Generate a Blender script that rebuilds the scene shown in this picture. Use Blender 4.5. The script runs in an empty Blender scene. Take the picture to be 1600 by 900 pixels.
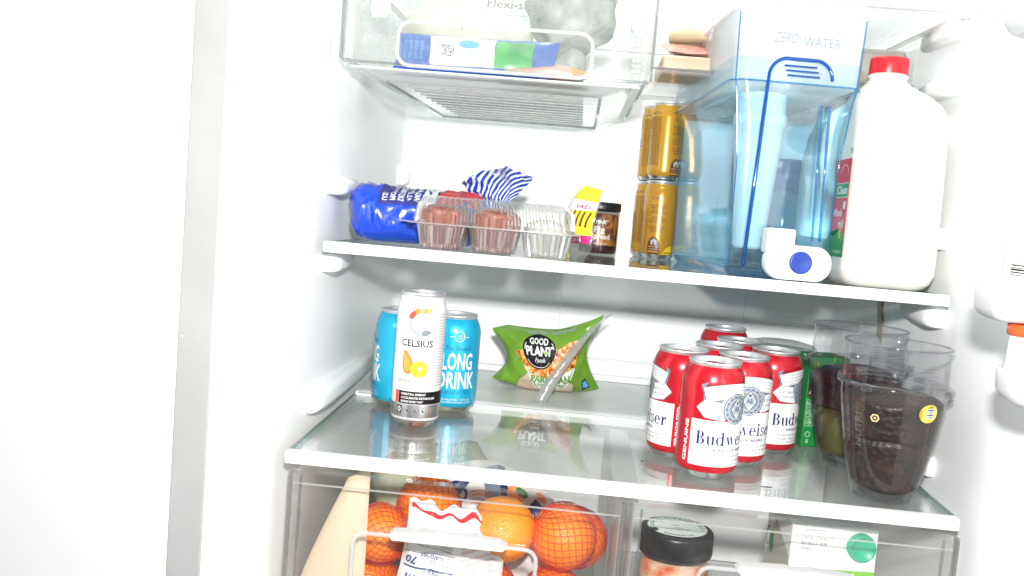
import bpy, bmesh, math, random
from mathutils import Vector, Matrix, noise
random.seed(7)
PI = math.pi
scene = bpy.context.scene
COL = scene.collection

# ------------------------------------------------------------------ camera
CAM = Vector((-0.05915, -0.96741, 0.27811))
RT = Vector((0.99415932, 0.06903974, 0.08295035))
UP = Vector((-0.08891023, 0.08827067, 0.99212059))
FW = Vector((-0.06117366, 0.99370106, -0.09389345))
cd = bpy.data.cameras.new('camera'); cam = bpy.data.objects.new('camera', cd); COL.objects.link(cam)
cd.sensor_width = 36.0; cd.lens = 1552.647 / 1600 * 36; cd.clip_start = 0.02; cd.clip_end = 50
mw = Matrix((( RT.x, UP.x, -FW.x, CAM.x), (RT.y, UP.y, -FW.y, CAM.y), (RT.z, UP.z, -FW.z, CAM.z), (0, 0, 0, 1)))
cam.matrix_world = mw
scene.camera = cam

# ------------------------------------------------------------------ world + flash
world = bpy.data.worlds.new('World'); scene.world = world; world.use_nodes = True
bg = world.node_tree.nodes['Background']; bg.inputs[0].default_value = (0.92, 0.98, 1.0, 1); bg.inputs[1].default_value = 0.17
ld = bpy.data.lights.new('camera_flash', 'AREA'); ld.shape = 'RECTANGLE'; ld.size = 0.045; ld.size_y = 0.035; ld.energy = 19.5
ld.color = (1.0, 0.99, 0.975)
lamp = bpy.data.objects.new('camera_flash', ld); COL.objects.link(lamp)
lamp.location = CAM + UP * 0.125 + RT * 0.025
lamp.rotation_euler = (Vector((0.0, 0.35, 0.12)) - lamp.location).to_track_quat('-Z', 'Y').to_euler()

vs = scene.view_settings; vs.view_transform = 'Standard'; vs.look = 'None'; vs.exposure = 0.25; vs.gamma = 1.0; vs.use_curve_mapping = False
scene.render.engine = 'CYCLES'
cy = scene.cycles
cy.max_bounces = 12; cy.diffuse_bounces = 5; cy.glossy_bounces = 6; cy.transmission_bounces = 8
cy.transparent_max_bounces = 48; cy.caustics_reflective = False; cy.caustics_refractive = False
cy.use_denoising = True
try: cy.denoiser = 'OPENIMAGEDENOISE'
except Exception: pass
cy.sample_clamp_indirect = 6.0

# ------------------------------------------------------------------ materials
MATS = {}
def _new(name):
    m = bpy.data.materials.new(name); m.use_nodes = True
    MATS[name] = m
    return m, m.node_tree.nodes, m.node_tree.links
def pbr(name, col, rough=0.4, metal=0.0, spec=0.5, coat=0.0, var=0.0, vscale=30.0, bump=0.0, bscale=80.0, sss=0.0, col2=None, aniso=0.0, rvar=0.0, detail=6.0):
    m, n, l = _new(name); b = n['Principled BSDF']
    b.inputs['Base Color'].default_value = (*col, 1); b.inputs['Roughness'].default_value = rough
    b.inputs['Metallic'].default_value = metal; b.inputs['Specular IOR Level'].default_value = spec
    b.inputs['Coat Weight'].default_value = coat; b.inputs['Coat Roughness'].default_value = 0.08
    if sss: b.inputs['Subsurface Weight'].default_value = sss; b.inputs['Subsurface Radius'].default_value = (0.01, 0.008, 0.006); b.inputs['Subsurface Scale'].default_value = 0.5
    if var or col2 or bump or rvar:
        tc = n.new('ShaderNodeTexCoord')
        if var or col2:
            nz = n.new('ShaderNodeTexNoise'); nz.inputs['Scale'].default_value = vscale; nz.inputs['Detail'].default_value = detail
            l.new(tc.outputs['Object'], nz.inputs['Vector'])
            rp = n.new('ShaderNodeValToRGB'); rp.color_ramp.elements[0].position = 0.36; rp.color_ramp.elements[1].position = 0.64
            c2 = col2 if col2 else tuple(max(0, c * (1 - var)) for c in col)
            rp.color_ramp.elements[0].color = (*col, 1); rp.color_ramp.elements[1].color = (*c2, 1)
            l.new(nz.outputs['Fac'], rp.inputs['Fac']); l.new(rp.outputs['Color'], b.inputs['Base Color'])
        if rvar:
            n3 = n.new('ShaderNodeTexNoise'); n3.inputs['Scale'].default_value = 14.0; n3.inputs['Detail'].default_value = 5
            l.new(tc.outputs['Object'], n3.inputs['Vector'])
            mr = n.new('ShaderNodeMapRange'); mr.inputs['To Min'].default_value = max(.02, rough - rvar); mr.inputs['To Max'].default_value = rough + rvar
            l.new(n3.outputs['Fac'], mr.inputs['Value']); l.new(mr.outputs['Result'], b.inputs['Roughness'])
        if bump:
            n2 = n.new('ShaderNodeTexNoise'); n2.inputs['Scale'].default_value = bscale; n2.inputs['Detail'].default_value = 4
            l.new(tc.outputs['Object'], n2.inputs['Vector'])
            bp = n.new('ShaderNodeBump'); bp.inputs['Strength'].default_value = bump; bp.inputs['Distance'].default_value = 0.002
            l.new(n2.outputs['Fac'], bp.inputs['Height']); l.new(bp.outputs['Normal'], b.inputs['Normal'])
    return m
def thin(name, col, f0=0.05, rough=0.03, haze=0.0, hcol=(.9, .91, .91), bump=0.0, bscale=60.0, smudge=0.0, gmax=.92):
    """thin clear sheet: light goes straight through, tinted, with a Fresnel reflection and a little surface haze"""
    m, n, l = _new(name); n.remove(n['Principled BSDF']); out = n['Material Output']
    geo = n.new('ShaderNodeNewGeometry')
    dot = n.new('ShaderNodeVectorMath'); dot.operation = 'DOT_PRODUCT'
    l.new(geo.outputs['Normal'], dot.inputs[0]); l.new(geo.outputs['Incoming'], dot.inputs[1])
    ab = n.new('ShaderNodeMath'); ab.operation = 'ABSOLUTE'; l.new(dot.outputs['Value'], ab.inputs[0])
    om = n.new('ShaderNodeMath'); om.operation = 'SUBTRACT'; om.inputs[0].default_value = 1.0; l.new(ab.outputs[0], om.inputs[1])
    pw = n.new('ShaderNodeMath'); pw.operation = 'POWER'; pw.inputs[1].default_value = 5.0; l.new(om.outputs[0], pw.inputs[0])
    ma = n.new('ShaderNodeMath'); ma.operation = 'MULTIPLY_ADD'; ma.inputs[1].default_value = gmax - f0; ma.inputs[2].default_value = f0; l.new(pw.outputs[0], ma.inputs[0])
    tr = n.new('ShaderNodeBsdfTransparent'); tr.inputs[0].default_value = (*col, 1)
    gl = n.new('ShaderNodeBsdfGlossy'); gl.inputs['Roughness'].default_value = rough; gl.inputs['Color'].default_value = (1, 1, 1, 1)
    tc = n.new('ShaderNodeTexCoord')
    if bump:
        n2 = n.new('ShaderNodeTexNoise'); n2.inputs['Scale'].default_value = bscale; l.new(tc.outputs['Object'], n2.inputs['Vector'])
        bp = n.new('ShaderNodeBump'); bp.inputs['Strength'].default_value = bump; bp.inputs['Distance'].default_value = 0.003
        l.new(n2.outputs['Fac'], bp.inputs['Height']); l.new(bp.outputs['Normal'], gl.inputs['Normal'])
    mx = n.new('ShaderNodeMixShader'); l.new(ma.outputs[0], mx.inputs[0]); l.new(tr.outputs[0], mx.inputs[1]); l.new(gl.outputs[0], mx.inputs[2])
    last = mx
    if haze or smudge:
        d1 = n.new('ShaderNodeBsdfDiffuse'); d1.inputs[0].default_value = (*hcol, 1); d2 = n.new('ShaderNodeBsdfTranslucent'); d2.inputs[0].default_value = (*hcol, 1)
        df = n.new('ShaderNodeMixShader'); df.inputs[0].default_value = .45; l.new(d1.outputs[0], df.inputs[1]); l.new(d2.outputs[0], df.inputs[2])
        m2 = n.new('ShaderNodeMixShader'); m2.inputs[0].default_value = haze
        if smudge:
            n3 = n.new('ShaderNodeTexNoise'); n3.inputs['Scale'].default_value = 22.0; n3.inputs['Detail'].default_value = 7; n3.inputs['Roughness'].default_value = .65
            l.new(tc.outputs['Object'], n3.inputs['Vector'])
            mr = n.new('ShaderNodeMapRange'); mr.inputs['From Min'].default_value = .45; mr.inputs['From Max'].default_value = .75; mr.inputs['To Min'].default_value = haze; mr.inputs['To Max'].default_value = haze + smudge
            l.new(n3.outputs['Fac'], mr.inputs['Value']); l.new(mr.outputs['Result'], m2.inputs[0])
        l.new(mx.outputs[0], m2.inputs[1]); l.new(df.outputs[0], m2.inputs[2]); last = m2
    l.new(last.outputs[0], out.inputs['Surface'])
    return m
def stripes(name, c1, c2, scale, ang, dist=1.5, rough=.3):
    m, n, l = _new(name); b = n['Principled BSDF']; b.inputs['Roughness'].default_value = rough
    uv = n.new('ShaderNodeUVMap'); mp = n.new('ShaderNodeMapping'); mp.inputs['Rotation'].default_value[2] = ang
    wv = n.new('ShaderNodeTexWave'); wv.inputs['Scale'].default_value = scale; wv.inputs['Distortion'].default_value = dist; wv.inputs['Detail'].default_value = 1.5; wv.inputs['Detail Scale'].default_value = .6
    l.new(uv.outputs[0], mp.inputs[0]); l.new(mp.outputs[0], wv.inputs['Vector'])
    rp = n.new('ShaderNodeValToRGB'); rp.color_ramp.interpolation = 'LINEAR'
    rp.color_ramp.elements[0].position = .56; rp.color_ramp.elements[1].position = .61
    rp.color_ramp.elements[0].color = (*c1, 1); rp.color_ramp.elements[1].color = (*c2, 1)
    l.new(wv.outputs['Fac'], rp.inputs[0]); l.new(rp.outputs[0], b.inputs['Base Color'])
    return m
def ramp_noise(name, stops, scale, rough=.35, bump=.0, bscale=60, vor=False, detail=5.0, coat=0.0, dist=0.0):
    m, n, l = _new(name); b = n['Principled BSDF']; b.inputs['Roughness'].default_value = rough; b.inputs['Coat Weight'].default_value = coat
    tc = n.new('ShaderNodeTexCoord'); nz = n.new('ShaderNodeTexNoise'); nz.inputs['Scale'].default_value = scale; nz.inputs['Detail'].default_value = detail; nz.inputs['Distortion'].default_value = dist
    l.new(tc.outputs['Object'], nz.inputs['Vector'])
    rp = n.new('ShaderNodeValToRGB'); e = rp.color_ramp.elements
    e[0].position = stops[0][0]; e[0].color = (*stops[0][1], 1); e[1].position = stops[-1][0]; e[1].color = (*stops[-1][1], 1)
    for p, c in stops[1:-1]:
        q = e.new(p); q.color = (*c, 1)
    l.new(nz.outputs['Fac'], rp.inputs[0]); l.new(rp.outputs[0], b.inputs['Base Color'])
    if bump:
        n2 = n.new('ShaderNodeTexVoronoi' if vor else 'ShaderNodeTexNoise'); n2.inputs['Scale'].default_value = bscale
        l.new(tc.outputs['Object'], n2.inputs['Vector'])
        bp = n.new('ShaderNodeBump'); bp.inputs['Strength'].default_value = bump; bp.inputs['Distance'].default_value = 0.002
        l.new(n2.outputs[0], bp.inputs['Height']); l.new(bp.outputs['Normal'], b.inputs['Normal'])
    return m

LINER = pbr('white_liner', (.905, .92, .92), .38, spec=.35, var=.03, vscale=5, rvar=.08, bump=.02, bscale=220)
WHITE = pbr('white_plastic', (.90, .905, .90), .33, spec=.4, rvar=.06, var=.03, vscale=18)
PAINT = pbr('white_wall_paint', (.62, .63, .634), .55, spec=.3, var=.02, vscale=2.5, bump=.03, bscale=160)
FLANGE = pbr('grey_cabinet_edge', (.37, .368, .363), .5, spec=.3, var=.12, vscale=9, rvar=.1)
LEDGE = pbr('grey_ledge_plastic', (.66, .68, .675), .35, spec=.35, var=.08, vscale=14, rvar=.1)
GLASS = thin('shelf_glass', (.975, .99, .985), .045, .015, haze=.07, smudge=.10, hcol=(.91, .965, .94))
GLASS2 = thin('upper_shelf_glass', (.975, .99, .985), .055, .015, haze=.0, smudge=.03, hcol=(.85, .92, .9))
GLASSEDGE = thin('glass_edge', (.35, .52, .47), .08, .05, haze=.25, hcol=(.5, .62, .58))
CLEAR = thin('clear_plastic', (.98, .978, .975), .045, .05, haze=.002, smudge=.022)
CLEARN = thin('clear_new_plastic', (.955, .96, .96), .10, .16, haze=.07, bump=.3, bscale=70)
EDGE = thin('clear_plastic_edge', (.62, .635, .63), .08, .08, haze=.18, hcol=(.7, .72, .72))
FROST = thin('frosted_plastic', (.90, .905, .90), .06, .2, haze=.38, hcol=(.86, .88, .87))
RIB = thin('rib_plastic', (.88, .89, .885), .08, .12, haze=.30, hcol=(.8, .82, .81))
WHITEP = thin('milky_plastic', (.9, .9, .89), .06, .2, haze=.8, hcol=(.9, .91, .9))
ALU = pbr('aluminium', (.72, .72, .72), .22, 1.0, rvar=.06)
ALUD = pbr('brushed_lid', (.80, .80, .80), .38, .85, rvar=.08)
BLACKP = pbr('black_plastic', (.012, .012, .013), .35, spec=.45, var=.2, vscale=60)
INK = pbr('ink_black', (.008, .008, .01), .5, spec=.2)
NAVY = pbr('ink_navy', (.012, .02, .10), .4)
PWHITE = pbr('ink_white', (.82, .82, .81), .38)
PGREY = pbr('ink_grey', (.085, .09, .10), .4)
PSILV = pbr('ink_silver', (.20, .235, .28), .35, .1)
PLSILV = pbr('ink_pale_silver', (.36, .40, .44), .35, .05)
PRED = pbr('ink_red', (.62, .02, .03), .35)
PORANGE = pbr('ink_orange', (.85, .22, .02), .4)

# ------------------------------------------------------------------ mesh helpers
def link(name, me, mat, parent=None, smooth=False, loc=None, rot=None):
    if mat is not None and not me.materials: me.materials.append(mat)
    if smooth:
        for p in me.polygons: p.use_smooth = True
    o = bpy.data.objects.new(name, me); COL.objects.link(o)
    if parent: o.parent = parent
    if loc: o.location = loc
    if rot: o.rotation_euler = rot
    return o
def mesh(name, v, f, mat, parent=None, smooth=False, uv=None, **k):
    me = bpy.data.meshes.new(name); me.from_pydata([tuple(p) for p in v], [], f); me.update()
    if uv:
        L = me.uv_layers.new(name='UVMap')
        for lp in me.loops: L.data[lp.index].uv = uv[lp.vertex_index]
    return link(name, me, mat, parent, smooth, **k)
def bmobj(name, bm, mat, parent=None, smooth=False, **k):
    me = bpy.data.meshes.new(name); bmesh.ops.recalc_face_normals(bm, faces=bm.faces[:]); bm.to_mesh(me); bm.free()
    return link(name, me, mat, parent, smooth, **k)
def box_bm(bm, x0, x1, y0, y1, z0, z1, bev=0.0, seg=2):
    r = bmesh.ops.create_cube(bm, size=1.0)
    vsx = r['verts']
    for v in vsx:
        v.co = Vector(((x0 + x1) / 2 + v.co.x * (x1 - x0), (y0 + y1) / 2 + v.co.y * (y1 - y0), (z0 + z1) / 2 + v.co.z * (z1 - z0)))
    if bev:
        es = list({e for v in vsx for e in v.link_edges})
        bmesh.ops.bevel(bm, geom=es, offset=bev, segments=seg, affect='EDGES', profile=.5)
def box(name, x0, x1, y0, y1, z0, z1, mat, parent=None, bev=0.0, seg=2, smooth=None, **k):
    bm = bmesh.new(); box_bm(bm, x0, x1, y0, y1, z0, z1, bev, seg)
    o = bmobj(name, bm, mat, parent, smooth=bool(bev) if smooth is None else smooth, **k)
    if bev: o.modifiers.new('w', 'WEIGHTED_NORMAL')
    return o
def lathe(name, prof, mat, parent=None, seg=48, smooth=True, z0=0.0, ripple=None, **k):
    v, f = [], []
    for i, (r, z) in enumerate(prof):
        for j in range(seg):
            a = 2 * PI * j / seg; rr = max(r, 1e-5)
            if ripple: rr += ripple(a, r, z)
            v.append((rr * math.cos(a), rr * math.sin(a), z + z0))
    for i in range(len(prof) - 1):
        for j in range(seg):
            a = i * seg + j; b = i * seg + (j + 1) % seg
            f.append((a, b, b + seg, a + seg))
    return mesh(name, v, f, mat, parent, smooth, **k)
def rrect(hw, hd, r, n=5):
    r = min(r, hw - 1e-5, hd - 1e-5); pts = []
    for cx, cy_, a0 in ((hw - r, hd - r, 0), (-hw + r, hd - r, PI / 2), (-hw + r, -hd + r, PI), (hw - r, -hd + r, 1.5 * PI)):
        for i in range(n + 1):
            a = a0 + PI / 2 * i / n; pts.append((cx + r * math.cos(a), cy_ + r * math.sin(a)))
    return pts
def loft(name, secs, mat, parent=None, caps=(True, True), smooth=True, **k):
    n = len(secs[0]); v = [p for s in secs for p in s]; f = []
    for i in range(len(secs) - 1):
        for j in range(n):
            a = i * n + j; b = i * n + (j + 1) % n; f.append((a, b, b + n, a + n))
    if caps[0]: f.append(tuple(range(n - 1, -1, -1)))
    if caps[1]: f.append(tuple(range((len(secs) - 1) * n, len(secs) * n)))
    return mesh(name, v, f, mat, parent, smooth, **k)
def tube_data(path, r, seg=8, closed=False):
    P = [Vector(p) for p in path]; n = len(P); v, f = [], []
    up = Vector((0, 0, 1)); prev = None
    for i in range(n):
        a = P[(i - 1) % n] if (closed or i > 0) else P[i]; b = P[(i + 1) % n] if (closed or i < n - 1) else P[i]
        t = (b - a).normalized()
        if prev is None:
            q = t.cross(up)
            if q.length < 1e-3: q = t.cross(Vector((1, 0, 0)))
            q.normalize()
        else:
            q = prev - t * prev.dot(t); q.normalize()
        prev = q; w = t.cross(q)
        rr = r[i] if isinstance(r, (list, tuple)) else r
        for j in range(seg):
            an = 2 * PI * j / seg; v.append(P[i] + q * math.cos(an) * rr + w * math.sin(an) * rr)
    m = n if closed else n - 1
    for i in range(m):
        for j in range(seg):
            a = i * seg + j; b = i * seg + (j + 1) % seg; c = ((i + 1) % n) * seg
            f.append((a, b, c + (j + 1) % seg, c + j))
    if not closed:
        f.append(tuple(range(seg - 1, -1, -1))); f.append(tuple(range((n - 1) * seg, n * seg)))
    return v, f
def tube(name, path, r, mat, parent=None, seg=8, closed=False, **k):
    v, f = tube_data(path, r, seg, closed); return mesh(name, v, f, mat, parent, True, **k)
def grid(name, P, nu, nv, mat, parent=None, smooth=True, back=None, **k):
    """surface P(u,v); back(u,v) closes it into a pouch"""
    v, f, uv = [], [], []
    for i in range(nu + 1):
        for j in range(nv + 1):
            v.append(P(i / nu, j / nv)); uv.append((i / nu, j / nv))
    w = nv + 1
    for i in range(nu):
        for j in range(nv): f.append((i * w + j, (i + 1) * w + j, (i + 1) * w + j + 1, i * w + j + 1))
    if back:
        o = len(v)
        for i in range(nu + 1):
            for j in range(nv + 1):
                v.append(back(i / nu, j / nv)); uv.append((i / nu, j / nv))
        for i in range(nu):
            for j in range(nv): f.append((o + i * w + j, o + i * w + j + 1, o + (i + 1) * w + j + 1, o + (i + 1) * w + j))
    return mesh(name, v, f, mat, parent, smooth, uv=uv, **k)
def prism(name, outline, y0, y1, mat, parent=None, bev=0.0, smooth=False, **k):
    """outline in x,z extruded from y0 to y1"""
    bm = bmesh.new(); vs_ = [bm.verts.new((x, y0, z)) for x, z in outline]; fc = bm.faces.new(vs_)
    r = bmesh.ops.extrude_face_region(bm, geom=[fc]); nv = [g for g in r['geom'] if isinstance(g, bmesh.types.BMVert)]
    for q in nv: q.co.y = y1
    if bev:
        es = [e for e in bm.edges if abs(e.verts[0].co.y - e.verts[1].co.y) < 1e-7]
        bmesh.ops.bevel(bm, geom=es, offset=bev, segments=3, affect='EDGES', profile=.5)
    o = bmobj(name, bm, mat, parent, smooth, **k)
    if smooth: o.modifiers.new('w', 'WEIGHTED_NORMAL')
    return o
def thing(name, label, cat, loc=(0, 0, 0), rz=0.0, group=None, rot=None):
    o = bpy.data.objects.new(name, None); COL.objects.link(o); o.empty_display_size = .02
    o.location = loc; o.rotation_euler = rot if rot else (0, 0, rz)
    o['label'] = label; o['category'] = cat
    if group: o['group'] = group
    return o
def tag(o, label, cat, group=None):
    o['label'] = label; o['category'] = cat
    if group: o['group'] = group
    return o
def dup(root, loc, rz, label, group=None):
    r = root.copy(); COL.objects.link(r); r.location = loc; r.rotation_euler = (0, 0, rz); r['label'] = label
    if group: r['group'] = group
    for ch in list(root.children):
        c = ch.copy(); COL.objects.link(c); c.parent = r
        for g in list(ch.children):
            d = g.copy(); COL.objects.link(d); d.parent = c
    return r
def nz(p, s=1.0, seed=0.0): return noise.noise(Vector((p[0] * s + seed, p[1] * s - seed * .7, p[2] * s + seed * 1.3)))

# ------------------------------------------------------------------ print engine: flat artwork laid on a surface
_TC = {}
def text_mesh(s, bold=0.0, shear=0.0):
    key = (s, bold, shear)
    if key in _TC: return _TC[key]
    c = bpy.data.curves.new('t', 'FONT'); c.body = s; c.resolution_u = 2; c.offset = bold; c.shear = shear; c.size = 1.0
    o = bpy.data.objects.new('t', c); COL.objects.link(o)
    dg = bpy.context.evaluated_depsgraph_get(); me = bpy.data.meshes.new_from_object(o.evaluated_get(dg))
    v = [(p.co.x, p.co.y) for p in me.vertices]; f = [tuple(p.vertices) for p in me.polygons]
    bpy.data.objects.remove(o); bpy.data.curves.remove(c); bpy.data.meshes.remove(me)
    _TC[key] = (v, f); return v, f
_hv = text_mesh('H')[0]; CAP = max(p[1] for p in _hv)
class Art:
    def __init__(self): self.items = []
    def raw(self, v, f, mat, lay=0): self.items.append((v, f, mat, lay)); return self
    def poly(self, pts, mat, lay=0): return self.raw(list(pts), [tuple(range(len(pts)))], mat, lay)
    def rect(self, x0, x1, y0, y1, mat, lay=0): return self.poly([(x0, y0), (x1, y0), (x1, y1), (x0, y1)], mat, lay)
    def disc(self, cx, cy_, rx, ry, mat, lay=0, n=36, a0=0.0):
        return self.poly([(cx + rx * math.cos(2 * PI * i / n + a0), cy_ + ry * math.sin(2 * PI * i / n + a0)) for i in range(n)], mat, lay)
    def arc(self, cx, cy_, ro, ri, a0, a1, mat, lay=0, n=28, sy=1.0, roe=None, rie=None):
        v, f = [], []
        for i in range(n + 1):
            t = i / n; a = a0 + (a1 - a0) * t
            o = ro + ((roe or ro) - ro) * t; q = ri + ((rie or ri) - ri) * t
            v += [(cx + o * math.cos(a), cy_ + o * sy * math.sin(a)), (cx + q * math.cos(a), cy_ + q * sy * math.sin(a))]
        for i in range(n): f.append((2 * i, 2 * i + 1, 2 * i + 3, 2 * i + 2))
        return self.raw(v, f, mat, lay)
    def text(self, s, cx, y, cap, mat, lay=2, w=None, bold=0.0, shear=0.0, rot=0.0, align='C', circ=None):
        v, f = text_mesh(s, bold, shear)
        if not v: return self
        k = cap / CAP; x0 = min(p[0] for p in v); x1 = max(p[0] for p in v)
        kx = k if w is None else w / max(x1 - x0, 1e-6)
        off = {'C': (x0 + x1) / 2, 'L': x0, 'R': x1}[align]
        out = []
        for p in v:
            X = (p[0] - off) * kx; Y = p[1] * k
            if circ:                                   # circ = (radius, centre angle): letters run along a circle round (cx, y)
                R_, a = circ; th = a - X / R_; out.append((cx + (R_ + Y) * math.cos(th), y + (R_ + Y) * math.sin(th)))
            else:
                out.append((cx + X * math.cos(rot) - Y * math.sin(rot), y + X * math.sin(rot) + Y * math.cos(rot)))
        return self.raw(out, f, mat, lay)
    def build(self, name, fmap, parent, step=(None, None), off=.00012, dl=.00007, clip=None):
        mats = []; bm = bmesh.new(); lays = bm.verts.layers.int.new('lay')
        for v, f, mat, lay in self.items:
            if mat not in mats: mats.append(mat)
            mi = mats.index(mat); bv = []
            for p in v:
                q = bm.verts.new((p[0], p[1], 0)); q[lays] = lay; bv.append(q)
            for fc in f:
                try:
                    q = bm.faces.new([bv[i] for i in fc]); q.material_index = mi
                except ValueError: pass
        bmesh.ops.triangulate(bm, faces=[q for q in bm.faces if len(q.verts) > 4])
        if clip:
            for co, no in clip:
                bmesh.ops.bisect_plane(bm, geom=bm.verts[:] + bm.edges[:] + bm.faces[:], plane_co=co, plane_no=no, clear_outer=True)
        for ax in (0, 1):
            if step[ax] and bm.verts:
                lo = min(q.co[ax] for q in bm.verts); hi = max(q.co[ax] for q in bm.verts); k = math.floor(lo / step[ax]) + 1
                while k * step[ax] < hi:
                    co = [0, 0, 0]; no = [0, 0, 0]; co[ax] = k * step[ax]; no[ax] = 1
                    bmesh.ops.bisect_plane(bm, geom=bm.verts[:] + bm.edges[:] + bm.faces[:], plane_co=co, plane_no=no); k += 1
        for q in bm.verts:
            q.co = Vector(fmap(q.co.x, q.co.y, off + dl * q[lays]))
        me = bpy.data.meshes.new(name); bm.to_mesh(me); bm.free()
        for m_ in mats: me.materials.append(m_)
        return link(name, me, None, parent, True)
def cyl_map(R, rfun=None):
    def g(x, y, o):
        a = x / R; r = (rfun(y) if rfun else R) + o
        return (r * math.sin(a), -r * math.cos(a), y)
    return g
def flat_map(origin, ex, ez, en):
    O, X, Z, N = Vector(origin), Vector(ex), Vector(ez), Vector(en)
    return lambda x, y, o: O + X * x + Z * y + N * o
def surf_map(P, W, H, sign=1.0):
    def g(x, y, o):
        u = min(max(x / W, .001), .999); v = min(max(y / H, .001), .999); e = .004
        p = Vector(P(u, v)); a = Vector(P(min(u + e, 1), v)) - Vector(P(max(u - e, 0), v)); b = Vector(P(u, min(v + e, 1))) - Vector(P(u, max(v - e, 0)))
        n_ = a.cross(b)
        if n_.length > 1e-12: n_.normalize()
        return p + n_ * (o * sign)
    return g
# small serif alphabet for the beer label (cap height 1)
def serif_word(art, word, cx, y, cap, mat, lay, width=None):
    t, th, sr = .19, .05, .05
    def ring(x, yy, rx, ry, ix, iy, a0, a1, n=18):
        v, f = [], []
        for i in range(n + 1):
            a = a0 + (a1 - a0) * i / n
            v += [(x + rx * math.cos(a), yy + ry * math.sin(a)), (x + ix * math.cos(a), yy + iy * math.sin(a))]
        for i in range(n): f.append((2 * i, 2 * i + 1, 2 * i + 3, 2 * i + 2))
        return v, f
    def R_(x0, x1, y0, y1): return [(x0, y0), (x1, y0), (x1, y1), (x0, y1)], [(0, 1, 2, 3)]
    H = PI / 2; X = .66
    G = {
     'B': (.78, [R_(.10, .30, 0, 1), R_(.0, .36, 0, sr), R_(.0, .36, 1 - sr, 1), ring(.34, .745, .32, .255, .13, .205, -H, H), ring(.36, .265, .37, .265, .17, .215, -H, H), R_(.28, .37, .475, .53)]),
     'u': (.74, [R_(.08, .26, .16, X), R_(0, .26, X - sr, X), ring(.30, .19, .22, .20, .04, .13, PI, 1.62 * PI), R_(.46, .64, 0, X), R_(.40, .64, X - sr, X), R_(.46, .74, 0, sr)]),
     'd': (.76, [ring(.33, .33, .33, .345, .15, .295, 0, 2 * PI, 28), R_(.48, .66, 0, 1), R_(.40, .66, 1 - sr, 1), R_(.48, .76, 0, sr)]),
     'w': (1.02, [([(.06, X), (.26, X), (.44, .14), (.33, -.02)], [(0, 1, 2, 3)]), ([(.33, -.02), (.39, .04), (.55, X), (.50, X)], [(0, 1, 2, 3)]), ([(.44, X), (.62, X), (.76, .16), (.68, -.02)], [(0, 1, 2, 3)]), ([(.68, -.02), (.74, .05), (.95, X), (.89, X)], [(0, 1, 2, 3)]), R_(0, .32, X - sr, X), R_(.40, .66, X - sr, X), R_(.82, 1.02, X - sr, X)]),
     'e': (.62, [ring(.30, .33, .31, .345, .13, .295, 0, 1.78 * PI, 26), R_(.14, .60, .33, .39)]),
     'i': (.40, [R_(.10, .28, 0, X), R_(.02, .28, X - sr, X), R_(0, .38, 0, sr), ring(.19, .86, .11, .11, .0, .0, 0, 2 * PI, 14)]),
     's': (.54, [ring(.25, .49, .22, .18, .09, .12, .15 * PI, 1.4 * PI), ring(.25, .17, .24, .185, .10, .125, -.9 * PI, .42 * PI), R_(.40, .45, .46, .64), R_(.02, .07, .02, .2), ([(.08, .42), (.22, .30), (.42, .24), (.28, .38)], [(0, 1, 2, 3)])]),
     'r': (.56, [R_(.10, .28, 0, X), R_(.0, .28, X - sr, X), R_(0, .40, 0, sr), ring(.44, .38, .19, .30, .13, .23, .45 * PI, PI), ring(.46, .56, .09, .09, 0, 0, 0, 2 * PI, 14)]),
    }
    tot = sum(G[c][0] + .05 for c in word); k = cap; kx = k if not width else width / tot; x = cx - tot * kx / 2
    for c in word:
        for v, f in G[c][1]: art.raw([(x + p[0] * kx, y + p[1] * k) for p in v], f, mat, lay)
        x += (G[c][0] + .05) * kx
    return tot * kx

# ================================================================== setting: refrigerator cabinet
ZT, ZB = .92, -.42
wall = box('wall', -1.8, -.4185, -.079, .02, ZB - .3, ZT + .3, PAINT); wall['kind'] = 'structure'
fridge = thing('refrigerator', 'white refrigerator cabinet with smooth white liner standing open', 'refrigerator', (0, 0, 0))
def contour(off):
    L = [(-.384, -.081), (-.378, -.0805), (-.366, -.074), (-.358, -.062), (-.3535, -.04), (-.3495, .0), (-.347, .06), (-.345, .12), (-.343, .40), (-.342, .565)]
    for i in range(1, 8):
        a = PI - PI / 2 * i / 8; L.append((-.307 + .035 * math.cos(a), .565 + .035 * math.sin(a)))
    L.append((-.307, .600))
    Rr = [(-x, y) for x, y in reversed(L)]
    Rr[-1] = (.384, -.135); Rr[-2] = (.376, -.133); Rr[-3] = (.364, -.12); Rr[-4] = (.358, -.095); Rr[-5] = (.3535, -.05)
    C = L + Rr
    if not off: return C
    return [(x * 1.09, y + (.04 if y > .3 else 0.0)) for x, y in C]
v, f = [], []
Cc = contour(0); Co = contour(1); n = len(Cc)
for z in (ZB, ZT):
    v += [(x, y, z) for x, y in Cc] + [(x, y, z) for x, y in Co]
for i in range(n - 1):
    f.append((i, i + 1, 2 * n + i + 1, 2 * n + i)); f.append((n + i + 1, n + i, 3 * n + i, 3 * n + i + 1))
    f.append((i + 1, i, n + i, n + i + 1)); f.append((2 * n + i, 2 * n + i + 1, 3 * n + i + 1, 3 * n + i))
f += [(0, 2 * n, 3 * n, n), (n - 1, 2 * n - 1, 4 * n - 1, 3 * n - 1)]
lin = mesh('liner', v, f, LINER, fridge, True)
me = lin.data
try: me.set_sharp_from_angle(angle=math.radians(40))
except Exception: pass
box('liner_floor', -.40, .40, -.08, .63, ZB - .03, ZB - .001, LINER, fridge)
box('liner_ceiling', -.40, .40, -.08, .63, ZT + .001, ZT + .03, LINER, fridge)
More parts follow.
